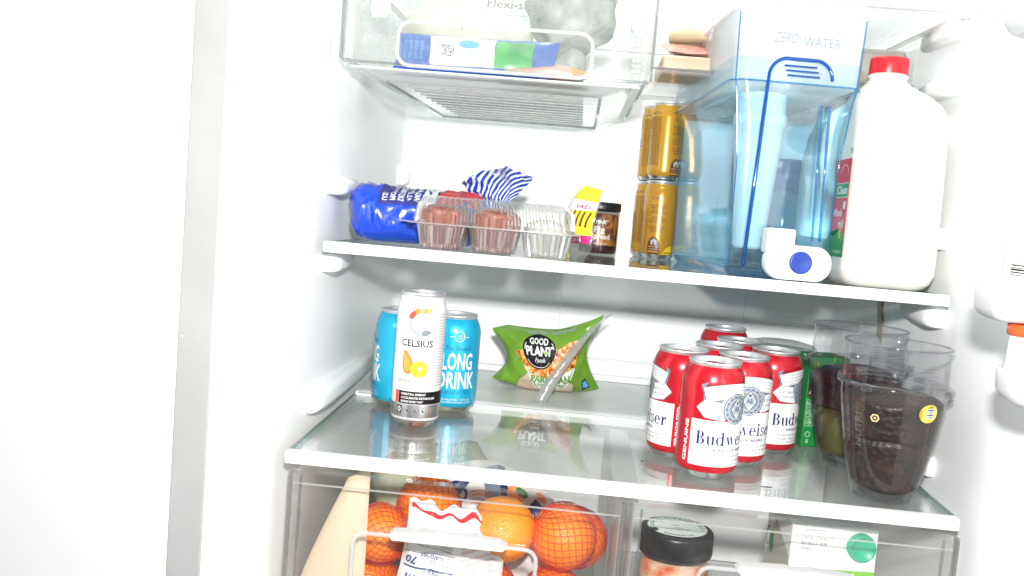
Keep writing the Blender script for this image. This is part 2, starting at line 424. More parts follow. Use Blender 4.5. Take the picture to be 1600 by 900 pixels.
# added fill light and its cover, out of view, to brighten the interior
box('fill_light_cover', -.11, .11, .16, .30, ZT - .012, ZT - .0005, WHITE, fridge, .003)
l2 = bpy.data.lights.new('added_fill_light', 'AREA'); l2.shape = 'RECTANGLE'; l2.size = .20; l2.size_y = .12; l2.energy = 2.6; l2.color = (.97, 1.0, 1.0)
lo = bpy.data.objects.new('added_fill_light', l2); COL.objects.link(lo); lo.location = (0, .23, ZT - .014)
box('front_edge', -.4175, -.3845, -.0835, -.05, ZB, ZT, FLANGE, fridge, .0015)
# rear air-duct cover, a shallow raised panel with seams
box('duct_cover', -.078, .21, .5945, .602, .03, .86, LINER, fridge, .003)
box('duct_cover', -.078, .21, .5945, .602, -.05, .0285, LINER, fridge, .002)
def support(x, y, z, ly, h=.018, w=.022, side=-1):
    """moulded shelf bracket: rounded lug that tapers to the rear"""
    secs = []
    for t, k in ((0, .55), (.04, .86), (.12, 1), (.5, .85), (1, .45)):
        hw = w * k / 2; hh = h * (.7 + .3 * k) / 2; yy = y + ly * t
        secs.append([(x + (q[0] - side * 0) , yy, z + q[1]) for q in rrect(hw, hh, min(hw, hh) * .75)])
    return loft('shelf_support', secs, WHITE, fridge)
for z in (.271, .183): support(-.342, .135, z, .12, .021, .036)
support(-.342, .112, .027, .42, .028, .03)
support(-.338, .545, .292, .05, .03, .03)
for z, y in ((.50, .17), (.437, .165), (.268, .15), (.183, .13)): support(.342, y, z, .12, .024, .036, 1)
support(.342, .112, .022, .42, .022, .03, 1)
# tan strip of old tape on the right wall
TAPE = pbr('old_tape', (.50, .42, .30), .6, var=.2, vscale=60)
v = []; f = []
for i in range(9):
    t = i / 8; w_ = .0075 * (1 - .25 * math.sin(t * 5)); yc = .353 - .012 * t + .004 * math.sin(t * 6); z = .186 - .055 * t
    for s in (-1, 1): v.append((.3405, yc + s * w_ * 1.4, z + (.006 * s if i == 8 else 0)))
for i in range(8): f.append((2 * i, 2 * i + 1, 2 * i + 3, 2 * i + 2))
tp = mesh('tape_strip', v, f, TAPE); so = tp.modifiers.new('t', 'SOLIDIFY'); so.thickness = .0004
tag(tp, 'curled tan strip of old tape on the right inner wall above the cups', 'tape')

# ================================================================== shelves
def shelf(name, label, zt, y0, y1, x0=-.334, x1=.334, trim=.011, lip=.0012, split=None):
    s = thing(name, label, 'shelf', ((x0 + x1) / 2, y0, zt)); hx = (x1 - x0) / 2; D = y1 - y0
    box('glass_pane', -hx + .004, hx - .004, .013, D - .012, -.0042, 0, GLASS if zt < .1 else GLASS2, s)
    box('front_trim', -hx, hx, -.001, .0125, -trim, lip, WHITE, s, .0016)
    box('rear_trim', -hx + .004, hx - .004, D - .0115, D, -.009, .002, WHITE, s, .001)
    for sx in (-1, 1):
        a, b = sorted((sx * hx, sx * (hx - .0035)))
        box('side_edge', a, b, .0132, D - .0125, -.0055, .0006, GLASSEDGE, s)
        a, b = sorted((sx * (hx - .004), sx * (hx - .016)))
        box('side_rail', a, b, .016, D - .014, -.0100, -.0060, WHITE if zt > .1 else FROST, s)
    return s
low = shelf('lower_glass_shelf', 'lower glass shelf with white front trim over the two crisper drawers', 0.0, 0.0, .315)
UPZ = .2095
shelf('middle_glass_shelf', 'middle glass shelf with white trim carrying the water dispenser and milk', UPZ, .097, .59)
shelf('upper_shelf', 'uppermost glass shelf with white trim above the water dispenser', .515, .098, .58, -.334, .334, .0145)
lg = thing('rear_ledge', 'flat grey plastic ledge behind the lower glass shelf', 'ledge', (0, .318, 0))
box('panel', -.336, .336, 0, .27, -.012, -.0005, LEDGE, lg, .002)
box('front_bead', -.334, .334, -.0022, .014, -.010, .0022, WHITE, lg, .0015)
box('rear_bead', -.30, .32, .252, .268, -.0003, .009, WHITE, lg, .002)

# ================================================================== cans
def can_prof(H, R, neck=.0268):
    k = R / .0331; neck = min(neck, R * .87)
    base = [(.0002, .0095), (.012 * k, .0082), (.0195 * k, .0040), (.0222 * k, .0006), (.0236 * k, 0), (.0250 * k, .0007), (.0288 * k, .0058), (.0300 * k, .0072)]
    body = [(.0300 * k, .0072), (.0322 * k, .0102), (.0330 * k, .0135), (R, .017), (R, H - .0225), (R * .993, H - .0195), (R * .965, H - .0150), (R * .90, H - .0095), (neck + .0011, H - .0062), (neck, H - .0046)]
    lid = [(neck, H - .0046), (neck + .0003, H - .0030), (neck + .0011, H - .0022), (neck + .0012, H - .0004), (neck + .0004, H), (neck - .0008, H - .0001), (neck - .0014, H - .0012), (neck - .0020, H - .0062), (neck - .0030, H - .0068), (neck - .0038, H - .0052), (.0001, H - .0050)]
    return base, body, lid
def rfun_of(body):
    def g(z):
        if z <= body[0][1]: return body[0][0]
        for (r0, z0), (r1, z1) in zip(body, body[1:]):
            if z <= z1: return r0 + (r1 - r0) * (z - z0) / max(z1 - z0, 1e-9)
        return body[-1][0]
    return g
TABRED = pbr('red_tab', (.45, .02, .03), .3, .8)
def make_can(name, label, cat, H, R, mat, art, group=None, tab=None, basemat=None, neckmat=None):
    t = thing(name, label, cat, (0, 0, 0), 0, group); base, body, lid = can_prof(H, R)
    lathe('body', body, mat, t, 56); lathe('base', base, basemat or ALU, t, 48); ld_ = lathe('lid', lid, ALUD, t, 48)
    # pull tab and mouth
    bm = bmesh.new(); zt_ = H - .0046
    outer = [(x * .0078, -.002 + y * .0125) for x, y in ((math.cos(2 * PI * i / 20), math.sin(2 * PI * i / 20)) for i in range(20))]
    inner = [(x * .0042, .004 + y * .0042) for x, y in ((math.cos(2 * PI * i / 20), math.sin(2 * PI * i / 20)) for i in range(20))]
    vv = []; ff = []
    for zz in (zt_, zt_ + .0011):
        vv += [(x, y, zz) for x, y in outer] + [(x, y, zz) for x, y in inner]
    for i in range(20):
        j = (i + 1) % 20
        ff += [(i, j, 20 + j, 20 + i)[::-1], (40 + i, 40 + j, 60 + j, 60 + i), (i, j, 40 + j, 40 + i), (20 + j, 20 + i, 60 + i, 60 + j)]
    bm.free(); mesh('pull_tab', vv, ff, tab or ALU, t, False)
    mouth = [(.0088 * math.cos(2 * PI * i / 24), -.0128 + .0075 * math.sin(2 * PI * i / 24), H - .00488) for i in range(24)]
    v_, f_ = tube_data(mouth, .00045, 5, True); mesh('mouth_rim', v_, f_, ALU, ld_, True)
    if art: art.build('label_print', cyl_map(R, rfun_of(body)), t, (.0028, .0045))
    return t
def face(x, y, phi):
    d = Vector((CAM.x - x, CAM.y - y)); return math.atan2(d.x, -d.y) + math.radians(phi)
mm = .001
# ---- red beer can artwork
REDCAN = pbr('red_can_lacquer', (.58, .010, .022), .27, .38, coat=.45)
A = Art(); q = mm
A.rect(-48.5 * q, 48.5 * q, 15 * q, 63 * q, PWHITE, 0)
for s in (-1, 1):
    A.text('GENUINE', s * 54 * q + (1.9 * q if s < 0 else -1.9 * q), 39 * q, 4.0 * q, PWHITE, 1, w=44 * q, bold=.025, rot=PI / 2 if s < 0 else -PI / 2)
    hx = [(-45, 75), (-36, 85.5), (-12, 82), (-9, 70), (-14, 63), (-36, 65.5)]
    A.poly([(-s * x * q, y * q) for x, y in hx], PGREY, 1)
    A.poly([(-s * (x + (1 if x < -28 else -.6)) * q * 1.0, (y + (-.7 if y > 75 else .7)) * q) for x, y in hx], PWHITE, 2)
    A.poly([(-s * x * q, y * q) for x, y in ((-36, 85), (-30, 87), (-12, 93), (-10, 80), (-16, 79))], PSILV, 1)
    A.poly([(-s * x * q, y * q) for x, y in ((-20, 80), (-12, 93), (-9, 84), (-12, 66), (-15, 66))], PLSILV, 3)
    A.poly([(-s * x * q, y * q) for x, y in ((-41, 99.5), (-33.5, 103), (-36, 99), (-37.5, 84), (-34, 82))], PSILV, 1)
    A.poly([(-s * x * q, y * q) for x, y in ((-36, 99), (-32.5, 103), (-34.5, 98))], NAVY, 3)
    A.text('THE GREAT' if s > 0 else 'BUDWEISER', -s * 27.5 * q, 75.2 * q, 3.1 * q, PGREY, 4, w=19 * q)
    A.text('AMERICAN' if s > 0 else 'LAGER', -s * 27 * q, 69.8 * q, 3.1 * q, PGREY, 4, w=18 * q)
    A.text('This is the', -s * 29 * q, 80 * q, 1.3 * q, PGREY, 4, shear=.3)
    A.text('SERIES', -s * 21 * q, 64.4 * q, 1.3 * q, PWHITE, 3)
A.arc(0, -20 * q, 123 * q, 107 * q, PI / 2 + .325, PI / 2 - .325, PGREY, 3)
A.arc(0, -20 * q, 122.4 * q, 107.6 * q, PI / 2 + .318, PI / 2 - .318, PWHITE, 4)
for i, s in enumerate(('This is the famous beer. We know of no other brand produced by any', 'other brewer which costs so much to brew and age. Our exclusive', 'Beechwood Aging produces a taste, a smoothness and a', 'drinkability you will find in no other beer at any price')):
    A.text(s, 0, -20 * q, 1.75 * q, PGREY, 5, w=(70 - i * 1.5) * q, circ=((118.4 - 3.4 * i) * q, PI / 2))
A.disc(0, 76 * q, 16.2 * q, 16.2 * q, NAVY, 6); A.disc(0, 76 * q, 15.7 * q, 15.7 * q, PSILV, 7)
A.arc(0, 76 * q, 15.0 * q, 14.6 * q, 0, 2 * PI, PWHITE, 8); A.arc(0, 76 * q, 10.8 * q, 10.4 * q, 0, 2 * PI, PWHITE, 8)
for k in range(28):
    a = 2 * PI * k / 28; A.disc(12.7 * q * math.cos(a), 76 * q + 12.7 * q * math.sin(a), .75 * q, .75 * q, PLSILV if k % 2 else NAVY, 8, 8)
A.poly([(0, 87.6 * q), (7.8 * q, 76 * q), (0, 64.4 * q), (-7.8 * q, 76 * q)], NAVY, 9)
A.poly([(0, 86.4 * q), (7.0 * q, 76 * q), (0, 65.6 * q), (-7.0 * q, 76 * q)], PWHITE, 10)
A.disc(0, 76 * q, 5.2 * q, 5.6 * q, NAVY, 11); A.disc(0, 76 * q, 4.8 * q, 5.2 * q, PLSILV, 12)
A.text('AB', 0, 73.6 * q, 5.0 * q, NAVY, 13, w=6.6 * q, bold=.02)
A.disc(0, 82.6 * q, 1.7 * q, 1.4 * q, NAVY, 13, 10)
serif_word(A, 'Budweiser', 0, 37.5 * q, 14.2 * q, NAVY, 2, 84 * q)
A.text('KING OF BEERS', 0, 31.2 * q, 2.7 * q, NAVY, 2, w=46 * q, bold=.02)
A.text('Brewed by our original process from the', 0, 25.3 * q, 2.6 * q, PGREY, 2, w=68 * q, shear=.45)
A.text('Choicest Hops, Rice and Best Barley Malt', 0, 20.8 * q, 2.6 * q, PGREY, 2, w=74 * q, shear=.45)
A.text('PROUDLY BREWED IN THE USA', 0, 16.9 * q, 1.8 * q, PGREY, 2, w=44 * q)
BG = 'red beer cans on the lower shelf'
beer = make_can('beer_can', 'red beer can nearest the shelf edge, large lettering in front', 'can', .1222, .0331, REDCAN, A, BG, TABRED)
beer.location = (.0975, .084, 0.0003); beer.rotation_euler[2] = face(.0975, .084, 51)
for x, y, ph, lab in ((.0716, .1528, -92, 'leftmost red beer can of the cluster, showing the end of its lettering'),
                      (.1375, .144, 18, 'red beer can just right of the front one, round silver emblem facing forward'),
                      (.1862, .216, 79, 'rightmost red beer can, beside the green box'),
                      (.119, .2115, 150, 'red beer can in the middle of the cluster, only its neck and lid showing'),
                      (.153, .277, 200, 'red beer can behind the round emblem can, only its lid and neck showing'),
                      (.153, .397, -60, 'rearmost red beer can standing back on the grey ledge')):
    dup(beer, (x, y, .0003), face(x, y, ph), lab, BG)
# ---- tall white energy drink can
WCAN = pbr('white_can_lacquer', (.80, .80, .80), .28, .1, coat=.4)
SILV = pbr('silver_can_lower', (.62, .62, .63), .25, .95)
SAL = pbr('ink_salmon', (.62, .065, .05), .4)
YEL = pbr('ink_kiwi_yellow', (.72, .66, .02), .4); KIW = pbr('ink_kiwi_green', (.42, .46, .02), .4); PAP = pbr('ink_papaya', (.85, .20, .03), .4); PAP2 = pbr('ink_papaya_light', (.88, .33, .06), .4); AMB = pbr('ink_amber', (.90, .42, .05), .4)
GOLDY = pbr('ink_gold', (.85, .60, .25), .4); STONE = pbr('ink_stone', (.20, .215, .23), .4); PALE = pbr('ink_pale', (.42, .42, .42), .4)
A = Art(); R2 = .0287; C2 = 2 * PI * R2
A.rect(-C2 / 2, C2 / 2, 7.4 * q, 28 * q, SILV, 0)
A.rect(-20.5 * q, C2 / 2 - 22 * q, 28.6 * q, 43.4 * q, INK, 1); A.rect(-26 * q, -20.8 * q, 28.6 * q, 43.4 * q, SAL, 1)
for i, s in enumerate(('· ESSENTIAL ENERGY', '· ACCELERATES METABOLISM¹', '· BURNS BODY FAT¹')): A.text(s, -18.5 * q, (38.9 - 4.3 * i) * q, 2.3 * q, PWHITE, 2, align='L', w=(31, 43, 28)[i] * q, bold=.02)
A.rect(-21.5 * q, -15.5 * q, 15.5 * q, 26 * q, INK, 1); A.disc(-18.5 * q, 21.8 * q, 2.0 * q, 2.9 * q, PWHITE, 2); A.disc(-18.5 * q, 21.8 * q, 1.0 * q, 1.9 * q, INK, 3); A.text('ZERO', -18.5 * q, 16.4 * q, 1.3 * q, PWHITE, 2)
for k in range(3):
    cx = (-8.5 + 9.2 * k) * q; A.arc(cx, 20.5 * q, 4.1 * q, 3.75 * q, 0, 2 * PI, PGREY, 2); A.poly([(cx - 1.6 * q, 18.6 * q), (cx + 1.7 * q, 19.4 * q), (cx + .3 * q, 23 * q)], PGREY, 2); A.disc(cx - .8 * q, 21.8 * q, .8 * q, .8 * q, PGREY, 3, 10)
A.text('12 FL OZ (355 mL)', -10 * q, 9.6 * q, 1.7 * q, PGREY, 2, w=24 * q)
A.text('SPARKLING', -8 * q, 53 * q, 4.0 * q, PGREY, 1, w=30 * q); A.text('KIWI GUAVA', -13 * q, 49.4 * q, 1.6 * q, SAL, 1, w=16 * q)
A.poly([(-17.5 * q, 91 * q), (-13 * q, 89 * q), (-7.5 * q, 82 * q), (-4.5 * q, 74 * q), (-6 * q, 66 * q), (-10 * q, 62.5 * q), (-15 * q, 64 * q), (-18.5 * q, 71 * q), (-18.8 * q, 80 * q)], PAP, 1)
A.poly([(-17.0 * q, 88 * q), (-13 * q, 85 * q), (-8.5 * q, 77 * q), (-9 * q, 69 * q), (-12 * q, 66 * q), (-16 * q, 70 * q), (-17.3 * q, 79 * q)], PAP2, 2)
A.disc(2 * q, 69.5 * q, 10.2 * q, 9.6 * q, KIW, 3); A.disc(2.3 * q, 69.8 * q, 9.0 * q, 8.5 * q, YEL, 4); A.disc(2.6 * q, 70 * q, 2.6 * q, 2.2 * q, PALE, 6)
for k in range(14):
    a = 2 * PI * k / 14; A.disc((2.5 + 4.6 * math.cos(a)) * q, (70 + 4.2 * math.sin(a)) * q, .6 * q, .8 * q, KIW, 5, 7)
A.text('CELSIUS', -2.3 * q, 95.5 * q, 7.6 * q, INK, 1, w=38 * q, bold=.022); A.text('LIVE FIT', 10.5 * q, 91.6 * q, 1.9 * q, SAL, 1, w=14 * q)
cx0, cz0 = 1.5 * q, 124 * q
A.arc(cx0, cz0, 16.5 * q, 10.5 * q, math.radians(68), math.radians(128), PORANGE, 1); A.arc(cx0, cz0, 16.5 * q, 10.5 * q, math.radians(128), math.radians(165), SAL, 1)
A.poly([(cx0 + 16.5 * q * math.cos(1.19), cz0 + 16.5 * q * math.sin(1.19)), (14.5 * q, 140.5 * q), (10 * q, 135.5 * q), (cx0 + 10.5 * q * math.cos(1.19), cz0 + 10.5 * q * math.sin(1.19))], AMB, 1)
A.arc(cx0, cz0, 16.5 * q, 10.5 * q, math.radians(165), math.radians(230), PALE, 1); A.arc(cx0, cz0, 16.5 * q, 10.5 * q, math.radians(230), math.radians(275), PLSILV, 1)
A.poly([(cx0 + 1.5 * q, cz0 - 16.4 * q), (9 * q, 108.5 * q), (14.5 * q, 113 * q), (8 * q, 115.5 * q), (cx0 + 1 * q, cz0 - 10.4 * q)], STONE, 1)
A.arc(-17.5 * q, 139 * q, 2.6 * q, 1.7 * q, 0, 2 * PI, STONE, 1); A.text('ZERO SUGAR', -1 * q, 148.3 * q, 1.7 * q, SAL, 1, w=16 * q)
for k in range(26):
    A.text('NUTRITION FACTS Serving 1 can Calories 10', 36 * q, (50 + 3.3 * k) * q, 1.5 * q, PGREY, 1, w=26 * q)
en = make_can('energy_drink_can', 'tall white energy drink can with orange fruit and silver foot', 'can', .157, R2, WCAN, A, None, ALU)
en.location = (-.2317, .1752, .0003); en.rotation_euler[2] = face(-.2317, .1752, -2)
# ---- light blue cans
BCAN = pbr('sky_blue_can', (.016, .46, .72), .28, .35, coat=.4)
BDARK = pbr('ink_deep_blue', (.01, .08, .22), .4)
A = Art()
A.arc(0, 97 * q, 6.6 * q, 5.9 * q, 0, 2 * PI, PWHITE, 1); A.text('LD', 0, 94.2 * q, 5.2 * q, PWHITE, 1, w=7 * q)
A.rect(-12 * q, -7.5 * q, 96.2 * q, 96.8 * q, PWHITE, 1); A.rect(7.5 * q, 12 * q, 96.2 * q, 96.8 * q, PWHITE, 1)
A.text('The Finnish', 0, 79.5 * q, 5.6 * q, BDARK, 1, w=33 * q, shear=.4)
A.text('LONG', 0, 55.5 * q, 20 * q, PWHITE, 1, w=40 * q, bold=.018); A.text('DRINK', 0, 32 * q, 20 * q, PWHITE, 1, w=50 * q, bold=.018)
A.text('Legend of 1952', 0, 25 * q, 4.2 * q, BDARK, 1, w=36 * q, shear=.4)
A.text('5.5% ALC/VOL · 12 FL OZ', 0, 16.5 * q, 2.2 * q, PWHITE, 1, w=40 * q); A.text('CITRUS SODA WITH REAL LIQUOR', 0, 13 * q, 2.0 * q, PWHITE, 1, w=44 * q)
for k in range(24): A.text(('GLUTEN FREE', 'no artificial flavor', 'Contains natural', 'citrus soda and', 'premium liquor')[k % 5] if k else 'GLUTEN FREE', 58 * q, (96 - 3.35 * k) * q, 3.2 * q if k == 0 else 1.8 * q, PWHITE, 1, w=(20 if k == 0 else 15 + 4 * ((k * 7) % 3)) * q)
A.arc(58 * q, 99 * q, .1 * q, .05 * q, 0, 6, PWHITE, 1, 3)
BLG = 'light blue drink cans'
bl = make_can('blue_drink_can', 'light blue can right of the tall white can, lettering facing forward', 'can', .1222, .0331, BCAN, A, BLG, ALU)
bl.location = (-.2035, .276, .0003); bl.rotation_euler[2] = face(-.2035, .276, 12)
dup(bl, (-.2705, .274, .0003), face(-.2705, .274, -88), 'light blue can half hidden left of the tall white can', BLG)
# ---- gold cans stacked two high at the back
GCAN = pbr('gold_can', (.52, .27, .022), .25, .25, coat=.5)
BRN = pbr('ink_brown', (.10, .035, .02), .4); GYEL = pbr('ink_can_yellow', (.80, .58, .03), .4)
A = Art()
A.rect(-9 * q, 9 * q, 7.6 * q, 24 * q, BRN, 1); A.poly([(-9 * q, 24 * q), (9 * q, 24 * q), (5 * q, 31 * q), (0, 33 * q), (-5 * q, 31 * q)], BRN, 1)
A.poly([(-4 * q, 21 * q), (4 * q, 21 * q), (4 * q, 26 * q), (5.4 * q, 26 * q), (0, 30.5 * q), (-5.4 * q, 26 * q), (-4 * q, 26 * q)], PALE, 2); A.rect(-1.2 * q, 1.2 * q, 21 * q, 24.6 * q, BRN, 3)
for k in range(3): A.text(('BREWED WITH HONEY', 'small batch', 'PLEASE RECYCLE')[k], 0, (17.5 - 3.4 * k) * q, 1.6 * q, GOLDY, 2, w=14 * q)
for k in range(12):
    if k in (4, 8): continue
    A.text(('The bees are back to', 'work in the garden', 'and so are we at the', 'old farm house', 'where we brew')[k % 5], 2 * q, (77 - 3.4 * k) * q, 2.2 * q, BRN, 1, w=(24 - 3 * (k % 3)) * q, bold=.03)
A.arc(0, 90 * q, 6 * q, 5.4 * q, .3, 2.8, BRN, 1); A.text('HONEY', 0, 86.4 * q, 4.2 * q, BRN, 1, w=17 * q)
A.poly([(12 * q, 8 * q), (30 * q, 8 * q), (30 * q, 21 * q), (20 * q, 18 * q)], GYEL, 1)
A.text('NUTRITION', -40 * q, 96 * q, 3 * q, BRN, 1, w=22 * q)
for k in range(22): A.text('Serving size 1 can calories fat sodium carbs', -40 * q, (90 - 3.2 * k) * q, 2.0 * q, BRN, 1, w=24 * q, bold=.03)
A.rect(-62 * q, -56 * q, 48 * q, 66 * q, PWHITE, 1)
for k in range(8): A.rect(-61.4 * q, -56.6 * q, (49 + 2 * k) * q, (49.9 + 2 * k + .5 * (k % 2)) * q, INK, 2)
GG = 'gold cans stacked at the back'
gd = make_can('gold_can', 'lower gold can of the front stack beside the water dispenser', 'can', .1140, .0245, GCAN, A, GG, ALU)
gx, gy = .0575, .505; gz = UPZ + .0003
gd.location = (gx, gy, gz); gd.rotation_euler[2] = face(gx, gy, -12)
dup(gd, (gx, gy, gz + .1137), face(gx, gy, 42), 'upper gold can of the front stack, balanced on the lower gold can', GG)
dup(gd, (gx - .011, gy + .0500, gz), face(gx, gy, 60), 'lower gold can of the rear stack, only a sliver showing', GG)
dup(gd, (gx - .011, gy + .0500, gz + .1137), face(gx, gy, 70), 'upper gold can of the rear stack, edge showing left of the front stack', GG)

# ================================================================== pouches (soft film bags)
def pillow(W, H, T, seed=0.0, wr=.003, pinch=.05, bend=0.0, exp=.55, outline=None):
    """front and back surface of a filled film bag; local x width, z height, y thickness (front is -y)"""
    def base(u, v):
        if outline: return outline(u, v)
        x = (u - .5) * W * (1 - pinch * math.sin(PI * v)); z = v * H * (1 - pinch * math.sin(PI * u) * (v - .5) * 2 * .5); return x, z
    def mk(sg):
        def P(u, v):
            x, z = base(u, v)
            d = T / 2 * (max(math.sin(PI * u), 0) ** exp) * (max(math.sin(PI * v), 0) ** exp)
            e = 1 - .55 * min(1, 6 * min(u, 1 - u, v, 1 - v))
            w = wr * (nz((x, z, sg * .3), 38, seed) + .6 * nz((x, z, sg * .3), 85, seed + 5) + .8 * abs(nz((x * 1.2 + z, z - x, 0), 30, seed + 9))) * (.35 + e) * min(1, 12 * min(u, 1 - u, v, 1 - v) + .15)
            wc = wr * 1.6 * nz((x, z, 0), 26, seed + 3)
            return (x, sg * d + w * sg * .9 + wc + bend * (v - .5) ** 2, z)
        return P
    return mk(-1), mk(1)

# ================================================================== drawers
CLEARS = thin('drawer_side_plastic', (.98, .975, .97), .04, .1, haze=.22, hcol=(.92, .91, .90), gmax=.25)
def drawer_box(d, x0, x1, y0, y1, z0, z1, mat=CLEARS, th=.0025, floor=True):
    box('side_wall', x0 + .003, x0 + .003 + th, y0 + .006, y1, z0 + .004, z1 - .004, mat, d); box('side_wall', x1 - .003 - th, x1 - .003, y0 + .006, y1, z0 + .004, z1 - .004, mat, d)
    box('rear_wall', x0 + .006, x1 - .006, y1 - th, y1, z0 + .004, z1 - .003, WHITE, d)
    if floor: box('floor_panel', x0 + .006, x1 - .006, y0 + .006, y1 - .003, z0, z0 + .0025, WHITE, d)
def frame_path(x0, x1, z0, z1, y, r, n=6, open_bottom=False):
    cx, cz = (x0 + x1) / 2, (z0 + z1) / 2
    return [(cx + a, y, cz + b) for a, b in rrect((x1 - x0) / 2, (z1 - z0) / 2, r, n)]
SLID = thin('milky_slider', (.9, .9, .9), .06, .15, haze=.82, hcol=(.93, .93, .93)); HFR = thin('handle_edge', (.93, .93, .93), .08, .08, haze=.38, hcol=(.93, .93, .93))
def crisper(label, x0, x1, hx0, hx1, hz):
    d = thing('crisper_bin', label, 'drawer', (0, 0, 0), 0, 'crisper drawers'); z0, z1 = -.245, -.0225; yf = .012
    box('front_panel', x0 + .0035, x1 - .0035, yf, yf + .003, z0, z1, CLEAR, d, .0006, 1)
    for a in (x0, x1 - .0032): box('edge_strip', a, a + .0032, yf - .001, yf + .010, z0, z1 + .0008, EDGE, d, .001)
    for a in (x0 + .011, x1 - .0145): box('moulded_rib', a, a + .0022, yf + .0034, yf + .0062, z0 + .004, z1 - .004, EDGE, d)
    box('top_edge', x0 + .0035, x1 - .0035, yf + .0002, yf + .008, z1 + .0004, z1 + .0022, CLEAR, d)
    box('inner_lip', x0 + .004, x1 - .004, yf + .0032, yf + .0048, z1 - .0135, z1 - .0120, FROST, d)
    drawer_box(d, x0, x1, yf, .50, z0, z1)
    # handle: rounded clear bulge, frame and white ridged slider
    h = tube('handle_frame', frame_path(hx0, hx1, hz - .085, hz, yf - .014, .012), .0022, HFR, d, 8, True)
    secs = []
    for yy, k in ((yf - .0005, 1.0), (yf - .006, .995), (yf - .0125, .975)):
        secs.append([((hx0 + hx1) / 2 + a * k, yy, hz - .0425 + b * k) for a, b in rrect((hx1 - hx0) / 2, .0425, .013, 6)])
    loft('handle_shell', secs, CLEAR, d, caps=(False, False))
    mx = (hx0 + hx1) / 2 + .003; hl = .060
    out = [(mx - hl, hz + .0015), (mx - hl + .004, hz + .0050), (mx - .012, hz + .0070), (mx, hz + .0050), (mx + .012, hz + .0070), (mx + hl - .01, hz + .0050), (mx + hl, hz + .0008), (mx + hl - .004, hz - .0035), (mx - hl + .004, hz - .0035)]
    sl = prism('humidity_slider', out, yf - .019, yf - .0005, SLID, d, .0012)
    for k in range(5):
        for s in (-1, 1): box('grip_ridge', mx + s * (.020 + .0062 * k) - .0014, mx + s * (.020 + .0062 * k) + .0014, yf - .0205, yf - .0188, hz - .0015, hz + .0035, WHITE, sl, .0005, 1)
    return d
crisper('left crisper drawer of clear plastic holding oranges and bags', -.3325, .0125, -.258, -.072, -.074)
crisper('right crisper drawer of clear plastic holding the jar and carton', .0175, .3415, .089, .276, -.072)
box_div = thing('crisper_divider', 'pale plastic divider rail between the two crisper drawers', 'rail', (.015, .03, -.011))
box('rail', -.012, .012, 0, .27, -.014, -.0003, FROST, box_div, .002)

# deli drawer at upper left
dd = thing('deli_drawer', 'clear sliding deli drawer hanging at upper left with ribbed floor', 'drawer', (0, 0, 0))
X0, X1, YF, ZF = -.3315, .0045, .103, .408
DELI = thin('scuffed_plastic', (.965, .965, .955), .05, .06, haze=.05, smudge=.09, hcol=(.9, .91, .9))
box('front_panel', X0 + .0035, X1 - .0035, YF, YF + .0028, ZF, .509, DELI, dd, .0006, 1)
for a in (X0, X1 - .0032): box('edge_strip', a, a + .0032, YF - .001, YF + .014, ZF, .509, EDGE, dd, .001)
box('bottom_edge', X0 + .0035, X1 - .0035, YF - .0008, YF + .008, ZF - .0030, ZF - .0004, EDGE, dd, .0008)
secs = []
for yy in (YF + .012, .34, .565):
    secs.append([(-.326, yy, .500), (-.326, yy, .412), (-.322, yy, .405), (-.284, yy, .390), (-.276, yy, .3875), (-.052, yy, .3875), (-.044, yy, .390), (-.006, yy, .405), (-.002, yy, .412), (-.002, yy, .500)])
v = [p for s in secs for p in s]; f = [(i * 10 + j, i * 10 + j + 1, i * 10 + 11 + j, i * 10 + 10 + j) for i in range(2) for j in range(9)]
tub = mesh('tub', v, f, thin('deli_tub_plastic', (.94, .945, .94), .05, .06, haze=.24, smudge=.10, hcol=(.88, .89, .88)), dd)
mesh('rear_wall', secs[2], [tuple(range(10))], MATS['deli_tub_plastic'], dd)
for s in (-1, 1):
    xx = -.326 if s < 0 else -.002
    tube('tub_edge', [(xx, YF + .013, .4085), (xx, .56, .4085)], .0022, EDGE, dd, 6)
    tube('tub_edge', [(-.280 if s < 0 else -.048, YF + .013, .3878), (-.280 if s < 0 else -.048, .56, .3878)], .0016, EDGE, dd, 6)
tube('tub_edge', [(-.280, .562, .3878), (-.048, .562, .3878)], .0022, EDGE, dd, 6)
box('inner_floor', -.321, -.007, YF + .014, .560, .4010, .4030, WHITEP, dd)
for k in range(11):
    yy = .140 + .037 * k; box('floor_rib', -.262 + .001 * k, -.066, yy, yy + .0040, .3852, .3872, RIB, dd, .0010, 1)
# handle pocket on the drawer front
px0, px1, pz0, pz1 = -.268, -.061, .405, .451
tube('handle_frame', frame_path(px0, px1, pz0, pz1, YF - .0045, .014), .0021, HFR, dd, 8, True)
secs = [[((px0 + px1) / 2 + a * k, yy, (pz0 + pz1) / 2 + b * k) for a, b in rrect((px1 - px0) / 2, (pz1 - pz0) / 2, .014, 6)] for yy, k in ((YF - .0045, 1.0), (YF - .004, .97), (YF + .012, .95))]
loft('handle_pocket', secs, CLEAR, dd, caps=(False, True))
for xx in (-.296, -.013):
    cl = box('slide_clip', xx - .009, xx + .009, YF + .016, YF + .040, .462, .500, WHITE, dd, .003)
    box('clip_hook', xx - .006, xx + .011, YF + .012, YF + .0158, .456, .470, WHITE, cl, .002)
bm = bmesh.new()
for k in range(7): box('grip_ridge', -.0175, -.0085, YF + .016, YF + .019, .418 + .0055 * k, .4205 + .0055 * k, FROST, dd)
bm.free()
LET = pbr('ink_drawer_grey', (.15, .155, .15), .45)
A = Art(); A.text('Flexi-slide', 0, 0, .0086, LET, 0, w=.060, bold=.012); A.rect(-.031, .012, -.0075, -.0069, LET, 0)
A.text('5', -.055, -.026, .004, PGREY, 0)
A.build('lettering', flat_map((-.146, YF - .0003, .4725), (1, 0, 0), (0, 0, 1), (0, -1, 0)), dd)
